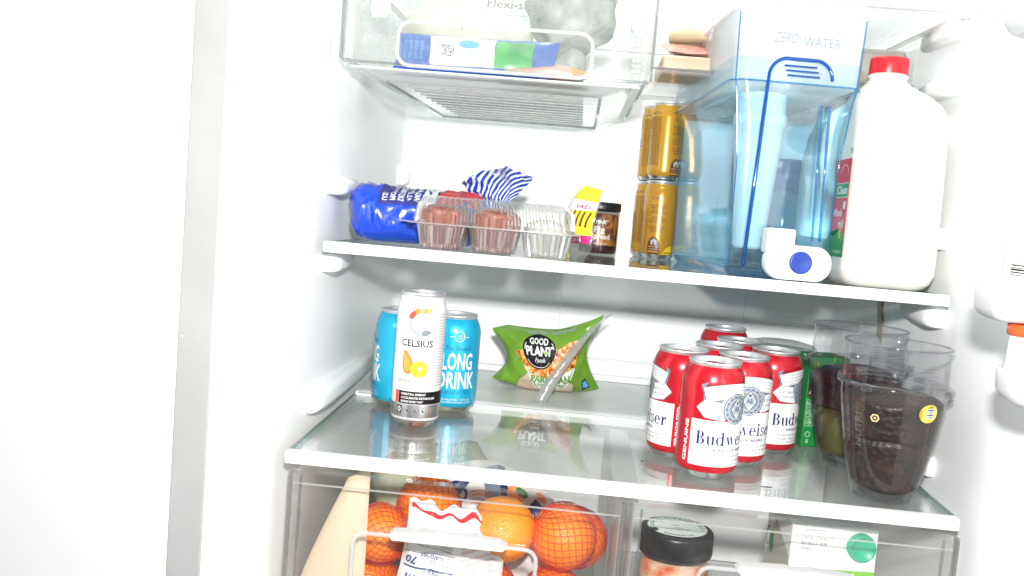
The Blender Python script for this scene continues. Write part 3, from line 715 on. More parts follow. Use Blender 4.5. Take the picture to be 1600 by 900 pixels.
# second deli drawer, set further back on the right
d2 = thing('deli_drawer', 'clear deli drawer of packed meat further back at upper right', 'drawer', (0, 0, 0))
box('front_panel', .0105, .318, .246, .2485, .444, .505, CLEAR, d2, .0006, 1)
box('bottom_edge', .0105, .318, .245, .254, .4405, .4435, EDGE, d2, .0008)
drawer_box(d2, .008, .322, .244, .57, .440, .506, floor=False)
box('floor_tray', .016, .314, .256, .560, .4385, .4415, CLEARS, d2)
MEAT = ramp_noise('meat', [(.35, (.36, .13, .10)), (.5, (.55, .27, .2)), (.65, (.68, .45, .36))], 28, .35, .1, 40)
TAN = ramp_noise('tan_pack', [(.35, (.52, .36, .22)), (.65, (.66, .5, .34))], 14, .4)
CHEESE = pbr('pale_cheese', (.60, .52, .30), .45, var=.15, vscale=30)
o = box('meat_package', .024, .15, .27, .40, .4430, .462, TAN, None, .004); tag(o, 'flat tan package at the bottom of the rear deli drawer', 'package')
F, B = pillow(.12, .09, .022, 3, .003); m_ = thing('meat_package', 'reddish sliced meat pack lying on the tan package', 'package', (.095, .285, .4655), rot=(-1.35, 0, .15)); grid('film_bag', F, 20, 14, MEAT, m_, back=B)
m_ = thing('cheese_round', 'pale yellow cheese round on top of the meat packs', 'cheese', (.085, .35, .4875)); lathe('rind', [(.0001, 0), (.044, 0), (.050, .004), (.050, .013), (.046, .0165), (.0001, .017)], CHEESE, m_)
o = box('meat_package', .155, .312, .262, .50, .4430, .486, ramp_noise('grey_pack', [(.35, (.20, .185, .16)), (.65, (.30, .28, .24))], 16, .4), None, .006); tag(o, 'grey brown package on the right side of the rear deli drawer', 'package')

# ================================================================== contents of the deli drawer
BLUEF = pbr('blue_film', (.012, .10, .42), .25, coat=.4)
GREENF = ramp_noise('green_film', [(.35, (.02, .22, .05)), (.6, (.05, .42, .10))], 30, .3)
PINKF = ramp_noise('pink_pack', [(.35, (.45, .20, .15)), (.65, (.62, .38, .30))], 40, .35)
CREAM = pbr('ink_cream', (.78, .76, .66), .4); LBLUE = pbr('ink_light_blue', (.10, .42, .68), .4)
bt = thing('tortilla_bag', 'blue film bag with white and green label behind the deli drawer handle', 'bag', (-.190, .1500, .4036), rot=(-.22, 0, -.02))
F, B = pillow(.186, .046, .020, 21, .0022)
grid('film_bag', F, 40, 16, BLUEF, bt, back=B)
A = Art()
A.rect(.040, .115, .012, .058, PWHITE, 0); A.rect(.078, .116, .012, .036, CREAM, 1); A.disc(.085, .046, .012, .007, LBLUE, 1)
A.rect(.116, .160, .012, .056, GREENF, 0)
A.text('FAST', .068, .035, .007, NAVY, 2, w=.018, rot=PI / 2, bold=.02); A.text('SNACK', .060, .035, .006, NAVY, 2, w=.018, rot=PI / 2, bold=.02)
for k in range(3): A.text('BEST WHEN WARM', .047 + .0035 * k, .033, .002, PGREY, 2, w=.03, rot=PI / 2)
for k in range(4): A.text('SOFT FLOUR', .012 + .0065 * k, .034, .004, LBLUE, 2, w=.03, rot=PI / 2)
A.build('label_print', surf_map(F, .186, .062), bt, (.005, .005), .0004, .0001)
m_ = thing('meat_package', 'pinkish pack with orange corner lying at the front right of the deli drawer', 'package', (-.108, .135, .4110), rot=(-1.35, 0, .05))
F, B = pillow(.10, .05, .014, 31, .002); grid('film_bag', F, 20, 10, PINKF, m_, back=B)
A = Art(); A.rect(.078, .097, .004, .046, PORANGE, 0); A.build('corner_print', surf_map(F, .10, .05), m_, (.005, .005), .0004)
GREYG = ramp_noise('dark_greens', [(.35, (.26, .29, .27)), (.6, (.42, .46, .43)), (.75, (.56, .59, .56))], 45, .5, .3, 70)
def lump(name, r, sc, mat, parent=None, seed=0.0, amp=.1, fr=18, nu=36, nv=24, clip=None, **k):
    v, f = [], []
    for i in range(nv + 1):
        th = PI * i / nv
        for j in range(nu):
            ph = 2 * PI * j / nu; d = Vector((math.sin(th) * math.cos(ph), math.sin(th) * math.sin(ph), -math.cos(th)))
            rr = r * (1 + amp * nz(d * r, fr, seed)); q_ = Vector((d.x * rr * sc[0], d.y * rr * sc[1], d.z * rr * sc[2]))
            if clip:
                h_ = math.hypot(q_.x, q_.y); m_r = clip(q_.z)
                if h_ > m_r: q_.x *= m_r / h_; q_.y *= m_r / h_
            v.append(tuple(q_))
    for i in range(nv):
        for j in range(nu): f.append((i * nu + j, i * nu + (j + 1) % nu, (i + 1) * nu + (j + 1) % nu, (i + 1) * nu + j))
    return mesh(name, v, f, mat, parent, True, **k)
lt = thing('greens_bag', 'dark bunch of leafy greens in the upper right of the deli drawer', 'vegetable', (-.088, .25, .412)); lump('leaves', .052, (1.0, .9, 1.1), GREYG, lt, 2, .35, 40, loc=(0, 0, .092))
lump('stalk_end', .02, (1, 1, 1.7), GREYG, lt, 5, .2, 40, loc=(0, 0, .026))
OLIVE = ramp_noise('olive_wrap', [(.35, (.52, .52, .42)), (.65, (.66, .66, .58))], 22, .5)
lt = thing('wrapped_vegetable', 'pale olive wrapped bundle in the upper left of the deli drawer', 'vegetable', (-.215, .30, .4036)); lump('wrap', .062, (1.3, .9, .85), OLIVE, lt, 8, .25, 30, loc=(0, 0, .060))

# ================================================================== crisper contents
ZF_ = -.2424
ORG = ramp_noise('orange_peel', [(.3, (.78, .20, .004)), (.6, (.88, .30, .008)), (.75, (.9, .36, .015))], 14, .38, .35, 480, vor=True, coat=.2)
ORG2 = ramp_noise('orange_peel_deep', [(.3, (.90, .19, .005)), (.7, (.95, .28, .010))], 14, .38, .35, 480, vor=True, coat=.2)
NET = pbr('red_netting', (.66, .02, .015), .4)
STEMC = pbr('stem_green', (.10, .13, .03), .6)
def orange(x, y, z, r, label, mat=ORG2, sc=(1, 1, .95)):
    o = thing('orange', label, 'orange', (x, y, z - r * sc[2]), group='oranges'); lump('peel', r, sc, mat, o, x * 40, .035, 30, 40, 28, loc=(0, 0, r * sc[2]))
    lathe('stem_button', [(.0001, .0012), (.0018, .0010), (.0026, 0)], STEMC, o, 10, loc=(r * .45, r * .2, r * sc[2] * 1.86)); return o
orange(-.114, .108, -.0935, .0375, 'loose bright orange beside the netted oranges, nearest the handle', ORG, (1, 1, .97))
netted = [(-.046, .112, -.0955, .0370, 'netted orange right of the loose orange'), (-.052, .110, -.168, .0365, 'netted orange below the right netted one'), (-.128, .112, -.170, .0370, 'netted orange underneath the loose orange'),
          (-.249, .100, -.110, .0330, 'netted orange left of the white bag, behind the handle'), (-.205, .165, -.095, .0370, 'netted orange behind the white bag'), (-.262, .118, -.178, .0365, 'lowest netted orange at left'), (-.030, .178, -.118, .0360, 'netted orange at the rear right')]
nv_, nf_ = [], []
for x, y, z, r, lab in netted:
    orange(x, y, z, r, lab)
    R_ = r * 1.035; rows, cols = 18, 22; ax = Matrix.Rotation(.5 + x * 9, 3, 'X') @ Matrix.Rotation(y * 20, 3, 'Y')
    def node(i, j):
        th = PI * (.06 + .88 * i / rows); ph = 2 * PI * (j + .5 * (i % 2)) / cols
        return Vector((x, y, z)) + ax @ Vector((math.sin(th) * math.cos(ph), math.sin(th) * math.sin(ph), math.cos(th) * .97)) * R_ * (1 + .012 * math.sin(ph * 5 + i))
    for i in range(rows):
        for j in range(cols):
            for b in ((j, j - 1) if i % 2 == 0 else (j, j + 1)):
                vv, ff = tube_data([node(i, j), node(i + 1, b)], .00036, 4); ff = ff[:4]
                o_ = len(nv_); nv_ += vv; nf_ += [tuple(q_ + o_ for q_ in t_) for t_ in ff]
nb = mesh('mesh_bag', nv_, nf_, NET, None, True); nb['label'] = 'red plastic netting stretched round the oranges in the left crisper'; nb['category'] = 'mesh bag'
# cream paper sleeve at left
PAPER = pbr('cream_paper', (.74, .60, .43), .6, var=.06, vscale=9, bump=.05, bscale=120)
pp = thing('paper_bag', 'tall cream paper bag curving up the left side of the left crisper', 'bag', (-.283, .048, ZF_))
def ppo(sg):
    def P(u, v):
        zt_ = v * .2085; hl = .052 - .055 * max(0, v - .38) ** 1.35 * 1.6; xl = -hl + .012 * math.sin(v * 2); xr = .029
        x = xl + (xr - xl) * u; d = .013 * (math.sin(PI * min(max(u, 0), 1)) ** .6) * (1 - .4 * v)
        return (x, sg * d + .004 * math.sin(v * 3 + u) + .002 * nz((x, zt_, 0), 22, 4), zt_ + .016 * u * v)
    return P
grid('paper_sleeve', ppo(-1), 22, 30, PAPER, pp, back=ppo(1))
# nutrition-label bag (upside down) in front of the oranges
NW = pbr('white_film', (.80, .79, .78), .35, bump=.1, bscale=40)
FR_ = pbr('ink_faded_red', (.66, .20, .16), .4); FN = pbr('ink_faded_navy', (.05, .07, .22), .4)
nb_ = thing('fruit_bag', 'white printed film bag with upside-down nutrition panel and torn red edge', 'bag', (-.191, .062, ZF_), rot=(-.12, .15, .06))
def nout(u, v):
    return ((u - .5) * (.104 + .020 * (1 - v)) + .012 * math.sin(v * 3), v * .176 + .008 * u * v + (.004 * math.sin(u * 13) + .003 * math.sin(u * 29 + 1)) * max(0, v - .85) / .15)
F, B = pillow(.115, .18, .034, 41, .0065, outline=nout, exp=.5)
grid('film_bag', F, 34, 40, NW, nb_, back=B)
A = Art(); PIr = PI
def NT(s, x, y, cap, mat, w=None, bold=0.0, rot=PI - .12): A.text(s, x, y, cap, mat, 2, w=w, bold=bold, rot=rot)
A.rect(.004, .060, .1285, .1292, FN, 1); A.rect(.004, .060, .1105, .1125, FN, 1)
NT('Calories', .034, .1275, .006, FN, .026, .01); NT('70', .012, .124, .0085, FN, .012, .03); NT('Serving size', .040, .1095, .0045, FN, .026, .012); NT('Amount per serving', .044, .1195, .0028, FN, .024)
NT('Nutrition', .034, .101, .0085, FN, .050, .03); NT('Total Fat 0g  0%', .034, .089, .004, FN, .044); NT('Sodium 0mg  0%', .034, .082, .004, FN, .044)
for k in range(9): NT('Keep fruit cool and dry for best', .085 - .001 * k, .134 - .0062 * k, .003, FR_, .044, rot=PI + .35)
for k in range(4): NT('Ripen at room temp', .082, .158 - .0055 * k, .0032, FR_ if k % 2 else FN, .032, rot=PI + .35)
for k in range(5): NT('Ingredients and storage advice', .036, .153 - .0042 * k, .0024, PGREY, .04)
A.build('label_print', surf_map(F, .115, .18), nb_, (.006, .006), .0005, .0001)
A = Art(); A.poly([(x, .1690 + .0022 * math.sin(x * 170)) for x in [.003 + .0036 * i for i in range(31)]] + [(x, .1727 + .0025 * math.sin(x * 170 + .7)) for x in [.003 + .0036 * i for i in range(30, -1, -1)]], PRED, 1)
A.build('torn_edge', surf_map(F, .115, .18), nb_, (.004, .004), .0006, .0001)
# upper flap of a printed bag behind it
FL = pbr('pale_film', (.70, .66, .63), .4, bump=.1, bscale=50)
fb = thing('printed_bag', 'crumpled bag with navy, orange and green print behind the loose orange', 'bag', (-.140, .186, ZF_), rot=(-.12, .06, -.04))
def fout(u, v): return ((u - .5) * (.215 - .075 * v) , v * .198 - .045 * v * (abs(u - .42) * 1.5) ** 2)
F, B = pillow(.20, .20, .030, 57, .006, outline=fout); grid('film_bag', F, 40, 30, FL, fb, back=B)
A = Art()
GRN = pbr('ink_leaf_green', (.03, .20, .03), .4)
A.poly([(.070, .19), (.096, .198), (.120, .14), (.100, .13)], pbr('ink_steel', (.16, .22, .30), .4), 1); A.poly([(.096, .198), (.108, .198), (.132, .15), (.120, .14)], NAVY, 1)
A.poly([(.004, .13), (.02, .175), (.06, .18), (.05, .165), (.02, .14)], NAVY, 1)
A.text('D', .046, .150, .016, NAVY, 2, bold=.03, rot=-.5); A.text('O', .083, .140, .014, NAVY, 2, bold=.03, rot=-.3); A.text('PRODUCE', .055, .128, .006, FR_, 2, rot=-.35, w=.04)
for k in range(4): A.arc(.075, .12, .030 + .005 * k, .028 + .005 * k, .3, 1.9, FR_ if k % 2 else PORANGE, 2)
A.disc(.132, .172, .014, .010, PORANGE, 2); A.disc(.142, .178, .010, .006, GRN, 3); A.disc(.126, .160, .008, .006, GRN, 3); A.poly([(.15, .16), (.165, .18), (.19, .17), (.175, .15)], NAVY, 2)
A.text('SWEET', .165, .150, .009, PWHITE, 3, rot=.4, w=.03); A.disc(.118, .185, .007, .006, GRN, 3); A.disc(.175, .186, .009, .006, PORANGE, 3)
A.build('label_print', surf_map(F, .20, .20), fb, (.006, .006), .0006, .0001)
# pale leafy bundle lying flat at the back, seen through the glass
PALEG = ramp_noise('pale_leaf', [(.3, (.36, .42, .22)), (.5, (.60, .60, .38)), (.7, (.70, .68, .52))], 26, .5, .2, 60)
lt = thing('leaf_bundle', 'pale green leafy bundle at the back of the left crisper, under the glass', 'vegetable', (-.215, .33, ZF_)); lump('leaves', .09, (1.0, 1.2, .95), PALEG, lt, 12, .25, 22, loc=(0, 0, .10))
# jar with black lid
GL = thin('jar_glass', (.97, .975, .97), .06, .02)
KIM = ramp_noise('red_pickle', [(.36, (.62, .05, .015)), (.46, (.68, .28, .14)), (.54, (.72, .46, .32)), (.68, (.78, .58, .44))], 34, .35, .15, 60, coat=.3)
kj = thing('pickle_jar', 'glass jar of red pickle with black lid and round printed top', 'jar', (.0745, .080, ZF_ + .0030))
lathe('glass', [(.0001, .0), (.034, 0), (.0372, .004), (.0375, .01), (.0375, .135), (.0355, .146), (.034, .150)], GL, kj)
lathe('contents', [(.0001, .004), (.033, .004), (.0355, .009), (.0358, .13), (.034, .143), (.0001, .144)], KIM, kj, ripple=lambda a, r, z: .0009 * nz((a * 3, z * 60, r * 30), 1.0, 3))
lathe('lid', [(.0360, .1505), (.0388, .152), (.0392, .154), (.0392, .1735), (.0380, .1768), (.0345, .178), (.0001, .178)], BLACKP, kj, 96, ripple=lambda a, r, z: (.00025 * math.cos(a * 48) if r > .039 else 0))
DGREEN = pbr('ink_lid_green', (.03, .20, .12), .4); MINT = pbr('lid_paper', (.74, .80, .77), .5, var=.04, vscale=60)
A = Art(); A.disc(0, 0, .0318, .0318, MINT, 0, 48); A.poly([(-.0335, -.011), (-.0225, -.009), (-.0205, -.0165), (-.027, -.021)], BLACKP, 4)
A.text('LONG FERMENTED', 0, 0, .0046, DGREEN, 1, w=.082, bold=.02, circ=(.0248, PI / 2)); 
for s, a0 in (('RESERVE', -PI / 2),):
    v_, f_ = text_mesh(s, .02); k_ = .0046 / CAP; xs = [p[0] for p in v_]; xm = (min(xs) + max(xs)) / 2; kx_ = .034 / (max(xs) - min(xs))
    A.raw([((.0292 - p[1] * k_) * math.cos(a0 + (p[0] - xm) * kx_ / .027), (.0292 - p[1] * k_) * math.sin(a0 + (p[0] - xm) * kx_ / .027)) for p in v_], f_, DGREEN, 1)
A.text('FULL BODIED', 0, 0, .0026, PGREY, 1, w=.034, circ=(.0178, PI / 2)); A.text('NAPA CABBAGE', 0, -.0095, .0022, PGREY, 1, w=.024); A.text('wild', -.002, .002, .004, PGREY, 1, w=.009, shear=.4); A.text('spicy', .001, -.004, .0035, PGREY, 1, w=.010, shear=.4)
A.arc(0, 0, .0192, .0189, 0, 2 * PI, MINT, 1)
A.build('lid_print', flat_map((0, 0, .1782), (1, 0, 0), (0, 1, 0), (0, 0, 1)), kj)
# carton with green cap
CART = pbr('carton_white', (.83, .83, .82), .42); LIME = pbr('ink_lime', (.20, .50, .03), .4); PURP = pbr('ink_purple', (.12, .05, .22), .4); CAPG = pbr('green_cap', (.0, .42, .22), .35); SIDEG = pbr('ink_side_olive', (.46, .47, .36), .45)
ct = thing('milk_carton', 'white drink carton with round green cap and lime stripe', 'carton', (.2430, .088, ZF_), .10)
box('carton_box', -.047, .047, 0, .085, 0, .1965, CART, ct, .0015)
cp_ = lathe('screw_cap', [(.0150, 0), (.0150, .006), (.0142, .0085), (.0128, .0092), (.0125, .0082), (.0001, .0080)], CAPG, ct, 60, ripple=lambda a, r, z: (.0002 * math.cos(a * 30) if r > .0145 else 0), loc=(.0280, -.0002, .1770), rot=(PI / 2, 0, 0))
A = Art(); A.rect(-.0468, .0468, .1410, .1495, LIME, 0); A.rect(-.0468, .0468, .02, .1300, PURP, 0)
A.text('KEEP REFRIGERATED', -.022, .1905, .0019, PGREY, 1, w=.022)
for k, s in enumerate(('JUN 06 2024 06:275', 'SO SBG 0 18:04', '005825')): A.text(s, -.036, .1810 - .0058 * k, .0036, PGREY, 1, align='L', w=(.034, .028, .012)[k])
A.text('The Original Oatmilk Drink      Shake Well', 0, .1437, .0030, PWHITE, 1, w=.05, bold=.01)
A.build('label_print', flat_map((0, -.0001, 0), (1, 0, 0), (0, 0, 1), (0, -1, 0)), ct)
A = Art(); A.poly([(.002, .02), (.083, .02), (.083, .16), (.03, .185), (.002, .13)], SIDEG, 0); A.disc(.022, .155, .007, .013, GRN, 1); A.arc(.009, .158, .006, .0048, 0, 2 * PI, PGREY, 1, sy=1.9)
A.build('side_print', flat_map((-.0471, .085, 0), (0, -1, 0), (0, 0, 1), (-1, 0, 0)), ct)

# ================================================================== water dispenser
DBL = thin('blue_clear_plastic', (.82, .93, .975), .06, .08, haze=.05, hcol=(.60, .82, .93), gmax=.40)
DTOP = thin('reservoir_plastic', (.96, .975, .985), .06, .07, haze=.72, hcol=(.93, .945, .955))
DWAT = thin('water', (.82, .945, .98), .03, .01, gmax=.5)
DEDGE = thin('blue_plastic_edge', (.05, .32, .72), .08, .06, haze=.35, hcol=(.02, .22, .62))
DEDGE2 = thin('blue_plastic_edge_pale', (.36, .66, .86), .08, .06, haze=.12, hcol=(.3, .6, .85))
FILT = pbr('filter_white', (.80, .83, .85), .4)
CAPB = pbr('blue_button', (.012, .045, .30), .35)
BINW = pbr('door_bin_plastic', (.60, .61, .605), .35, spec=.4, rvar=.06, var=.04, vscale=14)
wd = thing('water_dispenser', 'tall clear blue water filter dispenser with white lid and tap', 'water dispenser', (.1475, .315, UPZ + .0004), math.radians(4.5)); wd.scale = (1.0, 1.0, 1.005)
HD = .186
def sec(z, hw, hd0, r, yo=0.0): return [(a, b + yo, z) for a, b in rrect(hw, hd0, r, 6)]
loft('tank', [sec(.010, .0555, HD - .010, .016), sec(.012, .0575, HD - .006, .018), sec(.06, .0590, HD - .004, .018), (sec(.13, .0600, HD - .003, .018)), sec(.170, .0622, HD - .002, .018), sec(.196, .0672, HD - .001, .018), sec(.212, .0705, HD, .018), sec(.236, .0715, HD, .018)], DBL, wd, caps=(True, False))
loft('reservoir', [sec(.2105, .0668, HD - .006, .016), sec(.214, .0688, HD - .004, .017), sec(.284, .0712, HD - .001, .017)], DTOP, wd, caps=(True, False))
loft('water', [sec(.0135, .0540, HD - .010, .015), sec(.06, .0572, HD - .007, .016), sec(.13, .0584, HD - .006, .016), sec(.170, .0606, HD - .005, .016), sec(.1995, .0655, HD - .004, .016)], DWAT, wd, caps=(False, True))
li = loft('lid', [sec(.2845, .0735, HD + .002, .020), sec(.2855, .0752, HD + .004, .021), sec(.2915, .0752, HD + .004, .021), sec(.2935, .0735, HD + .002, .020)], WHITE, wd)
tube('tank_seam', sec(.2110, .0716, HD + .0006, .018), .0011, DEDGE2, wd, 6, True)
# four corner posts drawn as thin darker blue lines
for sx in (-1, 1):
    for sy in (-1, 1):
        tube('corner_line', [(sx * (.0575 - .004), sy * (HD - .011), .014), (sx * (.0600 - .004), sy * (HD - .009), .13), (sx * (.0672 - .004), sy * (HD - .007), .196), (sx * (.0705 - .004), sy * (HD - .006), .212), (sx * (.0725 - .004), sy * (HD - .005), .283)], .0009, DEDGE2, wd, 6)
# filter cartridge
lathe('filter_cartridge', [(.0001, .030), (.0165, .030), (.0185, .034), (.026, .135), (.0285, .150), (.0285, .172), (.031, .174), (.031, .186), (.0285, .188), (.0285, .2100)], FILT, wd, 40, loc=(-.012, -.085, 0))
lathe('filter_cup', [(.0001, .2106), (.036, .2106), (.040, .214), (.041, .246), (.036, .252), (.0001, .254)], FILT, wd, 40, loc=(-.005, -.070, 0))
# feet rail
loft('base_skirt', [sec(.0, .0500, HD - .020, .012), sec(.004, .0530, HD - .014, .014), sec(.0095, .0550, HD - .010, .016)], DEDGE2, wd, caps=(True, False))
# handle arch on the front
yF = -HD - .0035
pts = [(-.041, yF, .012), (-.0375, yF, .10), (-.0345, yF, .185), (-.0335, yF, .212)]
for i in range(1, 8):
    a = PI - PI / 2 * i / 8; pts.append((-.0135 + .020 * math.cos(a), yF, .2160 + .0205 * math.sin(a)))
for i in range(1, 9):
    a = PI / 2 - PI / 2 * i / 8; pts.append((.0150 + .020 * math.cos(a), yF, .2160 + .0205 * math.sin(a)))
left = pts; right = [(.0352, yF, .190), (.0372, yF, .12), (.0395, yF, .045)]
tube('handle_arch', left, [.0021] * 3 + [.0019] * (len(left) - 3), DEDGE, wd, 8)
tube('handle_side', right, .0017, DEDGE2, wd, 8); tube('handle_side', [(x - .008, y + .001, z) for x, y, z in right], .0014, DEDGE2, wd, 8)
for k in range(3): tube('grip_bar', [(-.018 + .002 * k, yF - .001, .2285 - .005 * k), (.017 + .002 * k, yF - .001, .2285 - .005 * k)], .0010, DEDGE, wd, 6)
# tap
ty = -HD - .002
out = [(-.0085 + x * 1.0, z) for x, z in []]
ou = [(x + .0125, z + .0205) for x, z in rrect(.0355, .0185, .0172, 7)]
tp_ = prism('tap_body', ou, ty - .026, ty - .006, WHITE, wd, .0035, True)
prism('tap_block', [(x - .0080, z + .042) for x, z in rrect(.0148, .0135, .0025, 3)], ty - .0235, ty + .001, WHITE, wd, .0018, True)
lathe('tap_nozzle', [(.0075, 0), (.0085, .006), (.0085, .010)], BLACKP, wd, 24, loc=(.0155, ty - .016, -.0000))
lathe('tap_button', [(.0120, 0), (.0120, .0030), (.0112, .0042), (.0100, .0040), (.0001, .0033)], CAPB, tp_, 40, loc=(.0135, ty - .0262, .0212), rot=(PI / 2, 0, 0))
lathe('tap_shank', [(.009, 0), (.009, .010)], WHITE, wd, 24, loc=(.0135, ty - .0005, .0205), rot=(-PI / 2 + PI, 0, 0))
EMB = thin('embossed_plastic', (.70, .76, .82), .08, .1, haze=.6, hcol=(.36, .42, .48))
A = Art(); A.text('ZERO', -.022, .2530, .0105, EMB, 0, w=.026, shear=.25); A.text('WATER', .017, .2510, .0095, EMB, 0, w=.040); 
A.arc(-.004, .2555, .048, .0476, 0, 2 * PI, EMB, 0, 60, sy=.36)
A.build('embossed_logo', flat_map((.004, -HD - .0008, 0), (1, 0, 0), (0, 0, 1), (0, -1, 0)), wd)
A = Art(); A.text('MAX FILL', 0, 0, .004, DEDGE, 0, w=.035); A.build('side_print', flat_map((-.0605, -.12, .07), (0, 0, 1), (0, 1, 0), (-1, 0, 0)), wd)
# teal bottle standing behind the dispenser
TEAL = pbr('teal_liquid', (.0, .24, .34), .15, coat=.5); PCAP = pbr('violet_blue_cap', (.025, .015, .30), .3)
tb = thing('teal_bottle', 'teal bottle with dark blue cap seen through the water dispenser', 'bottle', (.243, .5470, UPZ + .0003))
lathe('bottle_body', [(.0001, 0), (.034, 0), (.0375, .004), (.0375, .085), (.034, .100), (.0215, .112), (.0185, .116)], TEAL, tb)
lathe('bottle_cap', [(.0215, .1162), (.0225, .118), (.0225, .160), (.021, .163), (.0001, .1635)], PCAP, tb, 60, ripple=lambda a, r, z: (.0003 * math.cos(a * 30) if r > .022 else 0))

# ================================================================== milk jug
MILK = pbr('milk_jug', (.78, .765, .70), .38, spec=.4, sss=.25, bump=.02, bscale=60)
RCAP = pbr('red_cap', (.66, .012, .02), .35)
mj = thing('milk_jug', 'white plastic milk jug with red cap and red label', 'jug', (.2800, .178, UPZ + .0003), 0.03); mj.scale = (1, 1, 1.02)
HWJ = .0515
def js(z, hw, r, ox=0.0, oy=0.0): return [(a + ox, b + oy, z) for a, b in rrect(hw, hw, min(r, hw * .999), 8)]
loft('jug_body', [js(0, .036, .016), js(.002, .0425, .018), js(.008, .0480, .020), (js(.018, HWJ, .021)), js(.06, HWJ, .021), js(.13, .0510, .022), js(.170, .0505, .024), js(.188, .0495, .027, -.001), js(.199, .0465, .030, -.003), js(.207, .0410, .032, -.006), js(.214, .0330, .030, -.009), js(.2195, .0255, .0250, -.0105), js(.2235, .0212, .0211, -.011), js(.2260, .0200, .0199, -.011), js(.2345, .0195, .0194, -.011)], MILK, mj)
lathe('cap', [(.0203, .2315), (.0206, .233), (.0206, .2465), (.0196, .2492), (.0001, .2500)], RCAP, mj, 96, ripple=lambda a, r, z: (.00028 * math.cos(a * 44) if r > .0204 else 0), loc=(-.011, 0, 0))
lathe('neck_ring', [(.0200, .2270), (.0218, .2280), (.0218, .2300), (.0200, .2308)], MILK, mj, 48, loc=(-.011, 0, 0))
tube('handle', [(-.040, .020, .196), (-.054, .024, .186), (-.060, .026, .165), (-.0605, .026, .135), (-.058, .024, .115), (-.046, .018, .100)], [.009, .0095, .0095, .0095, .009, .008], MILK, mj, 12)
A = Art(); LG = pbr('ink_label_green', (.02, .28, .07), .4); LRED = pbr('ink_label_red', (.60, .02, .05), .4)
A.rect(.002, .082, .030, .136, LRED, 0); A.rect(.002, .082, .030, .040, LG, 1); A.poly([(.002, .040), (.082, .040), (.082, .052), (.06, .060), (.04, .050), (.02, .056), (.002, .048)], LG, 1)
A.rect(.036, .080, .094, .110, PWHITE, 1); A.rect(.0367, .0793, .0947, .1093, LG, 2); A.text('Clean', .058, .0982, .0085, PWHITE, 3, w=.036, bold=.02)
A.text('Whole', .048, .074, .008, PWHITE, 2, w=.034, shear=.25, bold=.02); A.text('milk', .066, .062, .008, PWHITE, 2, w=.022, shear=.25, bold=.02)
A.disc(.071, .086, .005, .0045, PWHITE, 2); A.rect(.063, .067, .050, .064, GYEL, 3); A.rect(.069, .073, .046, .068, LIME, 3); A.text('VITAMIN D', .060, .0335, .0035, PWHITE, 2, w=.03)
A.arc(.06, .112, .018, .0172, .5, 2.6, PWHITE, 2); A.text('PB', .078, .141, .006, PGREY, 1)
A.build('label_print', flat_map((-HWJ - .0004, .042, 0), (0, -1, 0), (0, 0, 1), (-1, 0, 0)), mj, off=.0003)
# second jug cap just showing behind the milk
gj = thing('green_capped_bottle', 'green bottle cap peeking out behind the milk jug', 'bottle', (.268, .40, UPZ + .0003)); GCAP = pbr('green_bottle_cap', (.01, .22, .07), .4)
lathe('bottle_body', [(.0001, 0), (.034, 0), (.036, .004), (.036, .15), (.030, .185), (.018, .215), (.0165, .222)], MILK, gj); lathe('cap', [(.0175, .2222), (.0180, .224), (.0180, .243), (.0165, .245), (.0001, .2452)], GCAP, gj, 48)

# ================================================================== bread in blue bag
BREAD = pbr('blue_bread_film', (.008, .055, .52), .22, coat=.6, bump=.25, bscale=45)
bb = thing('bread_bag', 'loaf in a glossy blue bag with striped gathered end, behind the cupcakes', 'bag', (0, 0, UPZ + .0003))
def bread(u, v):
    """v around, u along"""
    cx = -.326 + .160 * u; cy_ = .190 + .066 * u; a = 2 * PI * v
    k = (1 - (1 - min(1, u / .16)) ** 2.2) ** .5 if u < .16 else 1.0
    k *= 1.0 if u < .8 else math.cos((u - .8) / .2 * 1.25)
    k = max(k, .03)
    rz_ = .0335 * k; ry_ = .050 * k
    sx_ = math.copysign(abs(math.cos(a)) ** .75, math.cos(a)); sz_ = math.copysign(abs(math.sin(a)) ** .8, math.sin(a))
    p = Vector((cx, cy_ + ry_ * sx_, .0345 + rz_ * sz_))
    w = .0060 * nz(p, 24, 2) + .0050 * (.35 - abs(nz((p.x, p.y * 1.4, p.z * .8), 34, 6))) - .0150 * max(0, .20 - abs(nz((p.x * 1.6, p.y, p.z * .7), 30, 8)))
    if sz_ > -.6: p += Vector((0, sx_, sz_)) * w * min(1, k * 1.3) + Vector((-1, 0, 0)) * (w * 1.2 if u < .2 else 0)
    p.z = max(p.z, .0004)
    return (p.x, p.y, p.z)
grid('blue_film', bread, 44, 64, BREAD, bb)
A = Art(); BNAVY = pbr('ink_bag_navy', (.03, .035, .17), .35); GREYT = pbr('ink_bag_white', (.66, .70, .80), .4)
